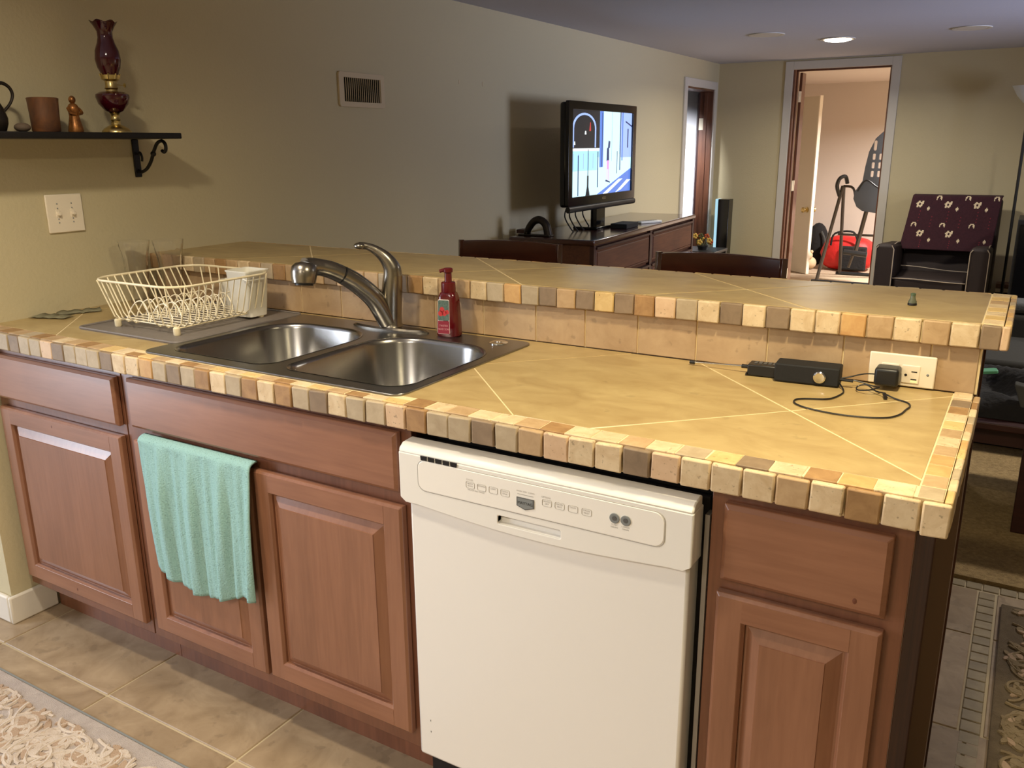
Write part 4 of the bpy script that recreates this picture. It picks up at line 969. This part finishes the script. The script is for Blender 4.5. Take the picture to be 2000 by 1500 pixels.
bm = bm_(); tube(bm, [(1.73, 6.12, .495), (1.85, 6.12, .492), (2.0, 6.12, .478), (2.1, 6.12, .472), (2.22, 6.12, .470)], .004, 6, 4); obj('piping', bm, 'piping', se)
bm = bm_(); loft(bm, [[Vector((1.70, y0, .30)), Vector((2.37, y0, .30)), Vector((2.37, y1, 1.015)), Vector((1.74, y1, 1.015))] for y0, y1 in ((6.16, 6.30), (6.42, 6.46))]); obj('backrest', bm, 'brownlth', ac, bevel=.03, seg=4)
for x, y in ((1.63, 5.75), (2.31, 5.75), (1.63, 6.3), (2.31, 6.3)): B('foot', 'cherry', ac, (x-.02, y-.02, .012, x+.02, y+.02, .06))
# throw: woven grid, cream figures by faces
bm = bm_(); NU, NV = 96, 60; g = []
for i in range(NU+1):
    c = []
    for j in range(NV+1):
        u = i/NU; t = j/NV
        if t < .82:
            a = t/.82; z = .625+.40*a; y = 6.150+.135*a-.010; x = 1.700+.055*(1-abs(2*0-1)*0)*a*.8+(.640-.02*a)*u
        else:
            a = (t-.82)/.18; z = 1.027+.006*math.sin(PI*a); y = 6.275+.20*a; x = 1.744+.622*u
        y -= .004*math.sin(u*17+t*9)
        c.append(bm.verts.new((x, y, z)))
    g.append(c)
PAT = ["..XX..XX", ".XXXXXXX", "XXX..XXX", ".XX..XX.", ".XXXXXX.", ".XX.XX.."]
SMALL = [".X.", "XXX", "XXX", ".X."]; HOOK = [".XXXX.", "XX..XX", "X...XX", "X....X"]
mask = {}
def stamp(p, u0, v0, m_):
    for r_, row in enumerate(p):
        for c_, ch in enumerate(row):
            if ch == 'X': mask[(u0+c_, v0-r_)] = m_
for k in range(3):
    stamp(PAT, 6+k*31, 44, 1); stamp(SMALL, 19+k*31, 39, 1); stamp(HOOK, 27+k*31 if k < 2 else 88, 49, 1); stamp(HOOK, 6+k*31, 24, 1); stamp(SMALL, 28+k*31 if k < 2 else 86, 10, 1)
    if k < 2: stamp(PAT, 14+k*31, 17, 1)
    for q in range(4): mask[(12+k*31, 35-3*q)] = 2; mask[(26+k*31, 30-3*q)] = 2; mask[(20+k*31, 8-2*q)] = 2
for i in range(NU):
    for j in range(NV):
        f = bm.faces.new((g[i][j], g[i+1][j], g[i+1][j+1], g[i][j+1])); f.material_index = mask.get((i, j), 0)
tag(obj('throw_blanket', bm, ['throw', 'throwc', 'throwr'], org=(2.03, 6.3, .7), solid=.012, ang=180), 'maroon woven throw with cream blocky figures over armchair back', 'blanket')

flp = thing('floor_lamp', 'black torchiere floor lamp with frosted bowl, right of the armchair', 'floor lamp', (2.47, 6.3, .012))
bm = bm_(); tube(bm, [(2.45, 6.28, .03), (2.45, 6.28, 1.70)], .011, 10); obj('pole', bm, 'black', flp)
LT('base', [(.13, 0), (.13, .012), (.03, .03), (.015, .04)], 'black', flp, 2.45, 6.28, .012, 24)
LT('bowl', [(.02, 1.70), (.045, 1.715), (.085, 1.76), (.125, 1.83), (.121, 1.83), (.08, 1.765), (.04, 1.725)], 'lampshade', flp, 2.45, 6.28, 0, 28)
LT('socket', [(.02, 1.66), (.022, 1.70), (.03, 1.705)], 'black', flp, 2.45, 6.28, 0, 14)
hc = thing('media_cabinet', 'black glass-front cabinet partly cut off by right frame edge', 'cabinet', (2.85, 5.6, .012))
B('case', 'black', hc, (2.50, 5.45, .012, 3.2, 5.9, .93), bevel=.004)
B('glass_door', 'gloss', hc, (2.52, 5.44, .30, 2.84, 5.449, .90)); B('glass_door', 'gloss', hc, (2.86, 5.44, .30, 3.18, 5.449, .90))
B('drawer', 'blackm', hc, (2.52, 5.44, .05, 3.18, 5.449, .28))
for k, (c, lb) in enumerate((('cherry', 'red-brown bottom book'), ('vent', 'tan middle book'), ('jamb', 'orange-brown top book'))):
    bm = bm_(); box(bm, 2.40, 6.45, .25+k*.035, 2.52, 6.60, .28+k*.035)
    tag(obj('book', bm, c, bevel=.002, org=(2.46, 6.5, .25+k*.035)), lb+' of the stack between armchair and floor lamp', 'book', 'books beside the armchair')
bm = bm_(); box(bm, 2.38, 6.43, .012, 2.54, 6.61, .249); tag(obj('crate', bm, 'cherry', bevel=.003, org=(2.46, 6.5, .012)), 'low dark wooden crate under books beside armchair', 'crate')

# ------------------------------------------------------------------ bedroom: inversion table, bag, things on floor
iv = thing('inversion_table', 'grey inversion table with moulded black bed seen in the bedroom', 'exercise equipment', (1.0, 8.35, .004))
for x in (.690, 1.40):
    bm = bm_(); tube(bm, [(x, 8.12, .02), (x+.13*(1 if x < 1 else -1), 8.40, 1.00)], .018, 8); obj('leg', bm, 'gunmetal', iv)
    bm = bm_(); tube(bm, [(x+.10, 8.85, .02), (x+.14*(1 if x < 1 else -1), 8.40, 1.00)], .018, 8); obj('leg', bm, 'gunmetal', iv)
bm = bm_(); tube(bm, [(.64, 8.12, .022), (1.46, 8.12, .022)], .02, 8); obj('floor_bar', bm, 'black', iv)
bm = bm_(); tube(bm, [(.75, 8.85, .022), (1.50, 8.85, .022)], .02, 8); obj('floor_bar', bm, 'black', iv)
bm = bm_(); tube(bm, [(.82, 8.38, .50), (1.28, 8.38, .50)], .012, 8); obj('spreader', bm, 'gunmetal', iv)
bm = bm_(); tube(bm, [(.80, 8.37, .90), (.775, 8.33, 1.0), (.80, 8.31, 1.08), (.85, 8.33, 1.10), (.87, 8.36, 1.03)], .020, 8, 4); obj('handle_grip', bm, 'black', iv)
bm = bm_(); tube(bm, [(.83, 8.4, 1.0), (.93, 8.38, .98), (.97, 8.36, .84)], .013, 8, 4); obj('pivot_arm', bm, 'gunmetal', iv)
def bedpoly(cx, cz, pts): return [(cx+u, cz+v) for u, v in pts]
ou = [(1.06, .76), (1.00, .80), (.96, .88), (.965, .95), (1.03, 1.06), (1.04, 1.20), (1.06, 1.35), (1.11, 1.48), (1.18, 1.55), (1.26, 1.57), (1.33, 1.55), (1.40, 1.46), (1.43, 1.30), (1.42, 1.08), (1.47, .95), (1.45, .84), (1.38, .77), (1.22, .74)]
hl = [rrect(1.10, 1.36, 1.13, 1.46, .012, 2), rrect(1.31, 1.36, 1.34, 1.46, .012, 2)]
for r_ in range(3):
    for c in range(4): hl.append(rrect(1.10+c*.062, 1.10+r_*.085, 1.128+c*.062, 1.16+r_*.085, .008, 2))
bm = bm_(); holed(bm, [(x, z) for x, z in ou][::-1], hl, lambda u, v, d_: Vector((u, 8.27+(v-1.1)*.12+.25*(u-1.2)**2+d_, v)), .035); obj('bed', bm, 'invbed', iv, ang=50)
bm = bm_(); tube(bm, [(1.00, 8.22, .96), (1.08, 8.20, 1.07), (1.22, 8.22, .99), (1.35, 8.2, 1.07), (1.42, 8.22, 1.0)], .008, 6, 5); obj('bed_rib', bm, 'black', iv)
bm = bm_(); tube(bm, [(1.10, 8.30, .80), (1.03, 8.22, .30)], .022, 8); tube(bm, [(1.03, 8.22, .36), (.99, 8.18, .18)], .014, 8); obj('boom', bm, 'gunmetal', iv)
bm = bm_(); tube(bm, [(.93, 8.18, .34), (1.16, 8.18, .32)], .028, 8); obj('ankle_roller', bm, 'black', iv)
rb = thing('duffel_bag', 'red nylon duffel bag on the bedroom floor behind inversion table', 'bag', (.78, 9.3, .004))
bm = bm_(); lo = []
for i in range(11):
    u = i/10; r_ = (1-(2*u-1)**4)**.5*.93+.07; x = .475+.62*u; hh = .40-.05*abs(u-.3); 
    lo.append([Vector((x, 9.3+.20*r_*math.copysign(abs(math.cos(a))**.7, math.cos(a)), .004+hh/2+hh/2*r_*math.copysign(abs(math.sin(a))**.7, math.sin(a)))) for a in [2*PI*k/20 for k in range(20)]])
loft(bm, lo); obj('body', bm, 'redbag', rb, ang=80)
B('dark_pocket', 'darkcloth', rb, (.74, 9.06, .03, 1.02, 9.12, .30), bevel=.02, seg=3)
bm = bm_(); tube(bm, [(.62, 9.10, .30), (.66, 9.08, .44), (.86, 9.08, .46), (.92, 9.10, .30)], .012, 6, 5); obj('strap', bm, 'darkcloth', rb)
bp2 = thing('backpack', 'dark backpack leaning beside the red bag in the bedroom', 'bag', (.38, 9.55, .004))
bm = bm_(); ball(bm, (.38, 9.55, .26), .17, 10, sc=(.75, .7, 1.5)); obj('body', bm, 'darkcloth', bp2); bm = bm_(); tube(bm, [(.44, 9.44, .42), (.49, 9.42, .3), (.45, 9.42, .16)], .012, 6, 4); obj('strap', bm, 'greycloth', bp2)
pl = thing('plush_toy', 'pale plush toy low on bedroom floor left of the red bag', 'toy', (.385, 9.15, .004))
bm = bm_(); ball(bm, (.385, 9.15, .08), .075, 8, sc=(1.1, 1, 1)); obj('body', bm, 'skin', pl); bm = bm_(); ball(bm, (.375, 9.10, .17), .055, 8); ball(bm, (.335, 9.1, .215), .02, 6); ball(bm, (.415, 9.1, .215), .02, 6); obj('head', bm, 'skin', pl)

# ------------------------------------------------------------------ right edge: bench with clothes, sofa, rugs
be = thing('coffee_table', 'dark wood coffee table past the right end of the counter', 'table', (3.2, 2.55, .012))
B('top', 'cherry', be, (2.22, 2.18, .405, 3.6, 2.95, .432), bevel=.004)
B('apron', 'cherry', be, (2.26, 2.22, .34, 3.56, 2.24, .405), (2.26, 2.89, .34, 3.56, 2.91, .405), (2.26, 2.22, .34, 2.28, 2.91, .405))
for x, y in ((2.665, 2.20), (2.30, 2.86), (3.56, 2.20), (3.56, 2.86)): B('leg', 'cherry', be, (x, y, .012, x+.07, y+.06, .405), bevel=.003)
bm = bm_(); rr = random.Random(2)
NN = 26; g = []
for i in range(NN+1):
    row = []
    for j in range(NN+1):
        u, v = i/NN, j/NN; x = 2.27+.78*u; y = 2.24+.62*v
        e_ = min(1, 5*min(u, 1-u, v, 1-v)); z = .434+e_**.6*(.115+.035*math.sin(u*9+2)+.03*math.sin(v*11+u*5)+.015*math.sin(u*31+v*17))
        row.append(bm.verts.new((x, y, z)))
    g.append(row)
for i in range(NN):
    for j in range(NN): bm.faces.new((g[i][j], g[i+1][j], g[i+1][j+1], g[i][j+1]))
tag(obj('clothes_pile', bm, 'darkcloth', org=(2.6, 2.5, .433), ang=180), 'rumpled heap of black clothes on the dark coffee table', 'clothes')
bm = bm_(); Mx = Matrix.Translation((2.515, 2.44, .562)) @ Matrix.Rotation(R(-8), 4, 'Y') @ Matrix.Rotation(R(10), 4, 'Z')
loft(bm, [[Mx @ Vector((x, y, z)) for x, y in rrect(-.05, -.03, .03, .03, .012, 3)] for z in (0, .012)]); tag(obj('mint_case', bm, 'green', bevel=.002, org=(2.5, 2.45, .562)), 'mint green flat case on top of black clothes heap', 'case')
bm = bm_(); loft(bm, [[Vector((2.605, 2.30, .560)), Vector((2.66, 2.30, .550)), Vector((2.70, 2.28, .47)), Vector((2.64, 2.26, .47))], [Vector((2.605, 2.33, .570)), Vector((2.66, 2.33, .56)), Vector((2.70, 2.32, .48)), Vector((2.64, 2.30, .48))]])
tag(obj('folded_cloth', bm, 'greycloth', bevel=.006, org=(2.65, 2.3, .47)), 'pale grey cloth corner draped on black clothes at right edge', 'cloth')
sf = thing('sofa', 'charcoal sofa behind coffee table, beyond the bar end', 'sofa', (3.3, 3.6, .012))
B('base', 'sofa', sf, (2.36, 3.25, .012, 4.3, 4.1, .30), bevel=.01)
B('seat_cushion', 'sofa', sf, (2.42, 3.22, .30, 3.35, 3.9, .44), bevel=.03, seg=3); B('seat_cushion', 'sofa', sf, (3.36, 3.22, .30, 4.28, 3.9, .44), bevel=.03, seg=3)
B('backrest', 'sofa', sf, (2.38, 3.85, .30, 4.3, 4.10, .56), bevel=.03, seg=3)
bm = bm_(); box(bm, 2.50, 3.86, .562, 2.74, 4.06, .62); tag(obj('sofa_blanket', bm, 'greycloth', bevel=.02, seg=3, org=(2.6, 3.96, .562)), 'folded grey blanket on top of the sofa back', 'blanket')

def relief(parent, rect, z, m, seed, n, m2=None):
    """carved floral pile: curling stems and leaves, one mesh"""
    rr = random.Random(seed); bm = bm_(); x0, y0, x1, y1 = rect
    def leaf(cx, cy, a, L, W, mi):
        pts = []
        for i in range(10):
            t = 2*PI*i/10; u = math.cos(t)*L; v = math.sin(t)*W*(1-.35*math.cos(t))
            pts.append((cx+u*math.cos(a)-v*math.sin(a), cy+u*math.sin(a)+v*math.cos(a)))
        for p in pts:
            if not (x0 < p[0] < x1 and y0 < p[1] < y1): return
        hz = rr.uniform(.003, .0062)
        lo = [[Vector((px_, py_, z)) for px_, py_ in pts], [Vector((cx+(px_-cx)*.86, cy+(py_-cy)*.86, z+hz)) for px_, py_ in pts]]
        loft(bm, lo, False, True, mi)
    for k in range(n):
        cx, cy, a = rr.uniform(x0, x1), rr.uniform(y0, y1), rr.uniform(0, 2*PI); s = rr.choice((-1, 1)); pts = []; x, y = cx, cy; cv = rr.uniform(4, 16); z0_ = rr.uniform(0, .002)
        for i in range(16):
            if x0+.01 < x < x1-.01 and y0+.01 < y < y1-.01: pts.append((x, y, z+.001+z0_))
            a += s*cv*.014*(1+i*.09); x += .014*math.cos(a); y += .014*math.sin(a)
            if i % 4 == 2: leaf(x+.02*math.cos(a+1.3*s), y+.02*math.sin(a+1.3*s), a+1.0*s, rr.uniform(.015, .029), rr.uniform(.007, .012), rr.choice((0, 0, 1)))
        if len(pts) > 3: tube(bm, pts, .0055, 5, mi=0, flat=.8)
        if rr.random() < .45:
            px_, py_ = rr.uniform(x0, x1), rr.uniform(y0, y1)
            for q in range(6): leaf(px_+.017*math.cos(q*PI/3), py_+.017*math.sin(q*PI/3), q*PI/3, .015, .008, rr.choice((0, 1)))
            leaf(px_, py_, 0, .008, .008, 1)
    o = obj('pile_relief', bm, m, parent, ang=60); o['kind'] = 'stuff'
rg = thing('area_rug', 'cream area rug with carved floral pattern on floor before sink cabinets', 'rug', (.2, -.8, .0))
B('pile', 'rug', rg, (-1.3, -1.75, .0005, 1.45, -.240, .010), bevel=.003)
B('binding', 'midgrey', rg, (-1.3, -.2395, .0005, 1.45, -.234, .008))
relief(rg, (-.2, -.95, 1.15, -.272), .010, ['rugp', 'rugdk'], 4, 360)
rg2 = thing('area_rug', 'taupe floral rug on floor at right frame edge', 'rug', (3.3, .8, .0))
B('pile', 'rug2', rg2, (2.66, -.6, .0005, 4.2, 1.595, .010), bevel=.003)
relief(rg2, (2.675, -.5, 4.1, 1.58), .010, ['rug2p', 'rugdk'], 9, 520)

# ------------------------------------------------------------------ ceiling lights
def down(x, y, lens, label, grp='recessed ceiling lights'):
    t = thing('ceiling_light', label, 'ceiling light', (x, y, CEIL), 0, grp)
    LT('trim_ring', [(.085, 0), (.115, -.001), (.115, -.006), (.098, -.008), (.085, -.004)], 'casing', t, x, y, CEIL, 32, cap0=False, cap1=False)
    LT('lens', [(.086, -.003), (.086, -.012), (.05, -.020), (.01, -.022)] if lens == 'light' else [(.086, -.002), (.086, -.006), (.05, -.008), (.01, -.008)], lens, t, x, y, CEIL, 32)
down(1.276, 5.22, 'light', 'lit recessed ceiling light before the far doorway')
down(.93, 4.70, 'lensoff', 'unlit recessed ceiling light left of the lit one')
down(2.10, 5.10, 'lensoff', 'unlit recessed ceiling light right of the lit one')
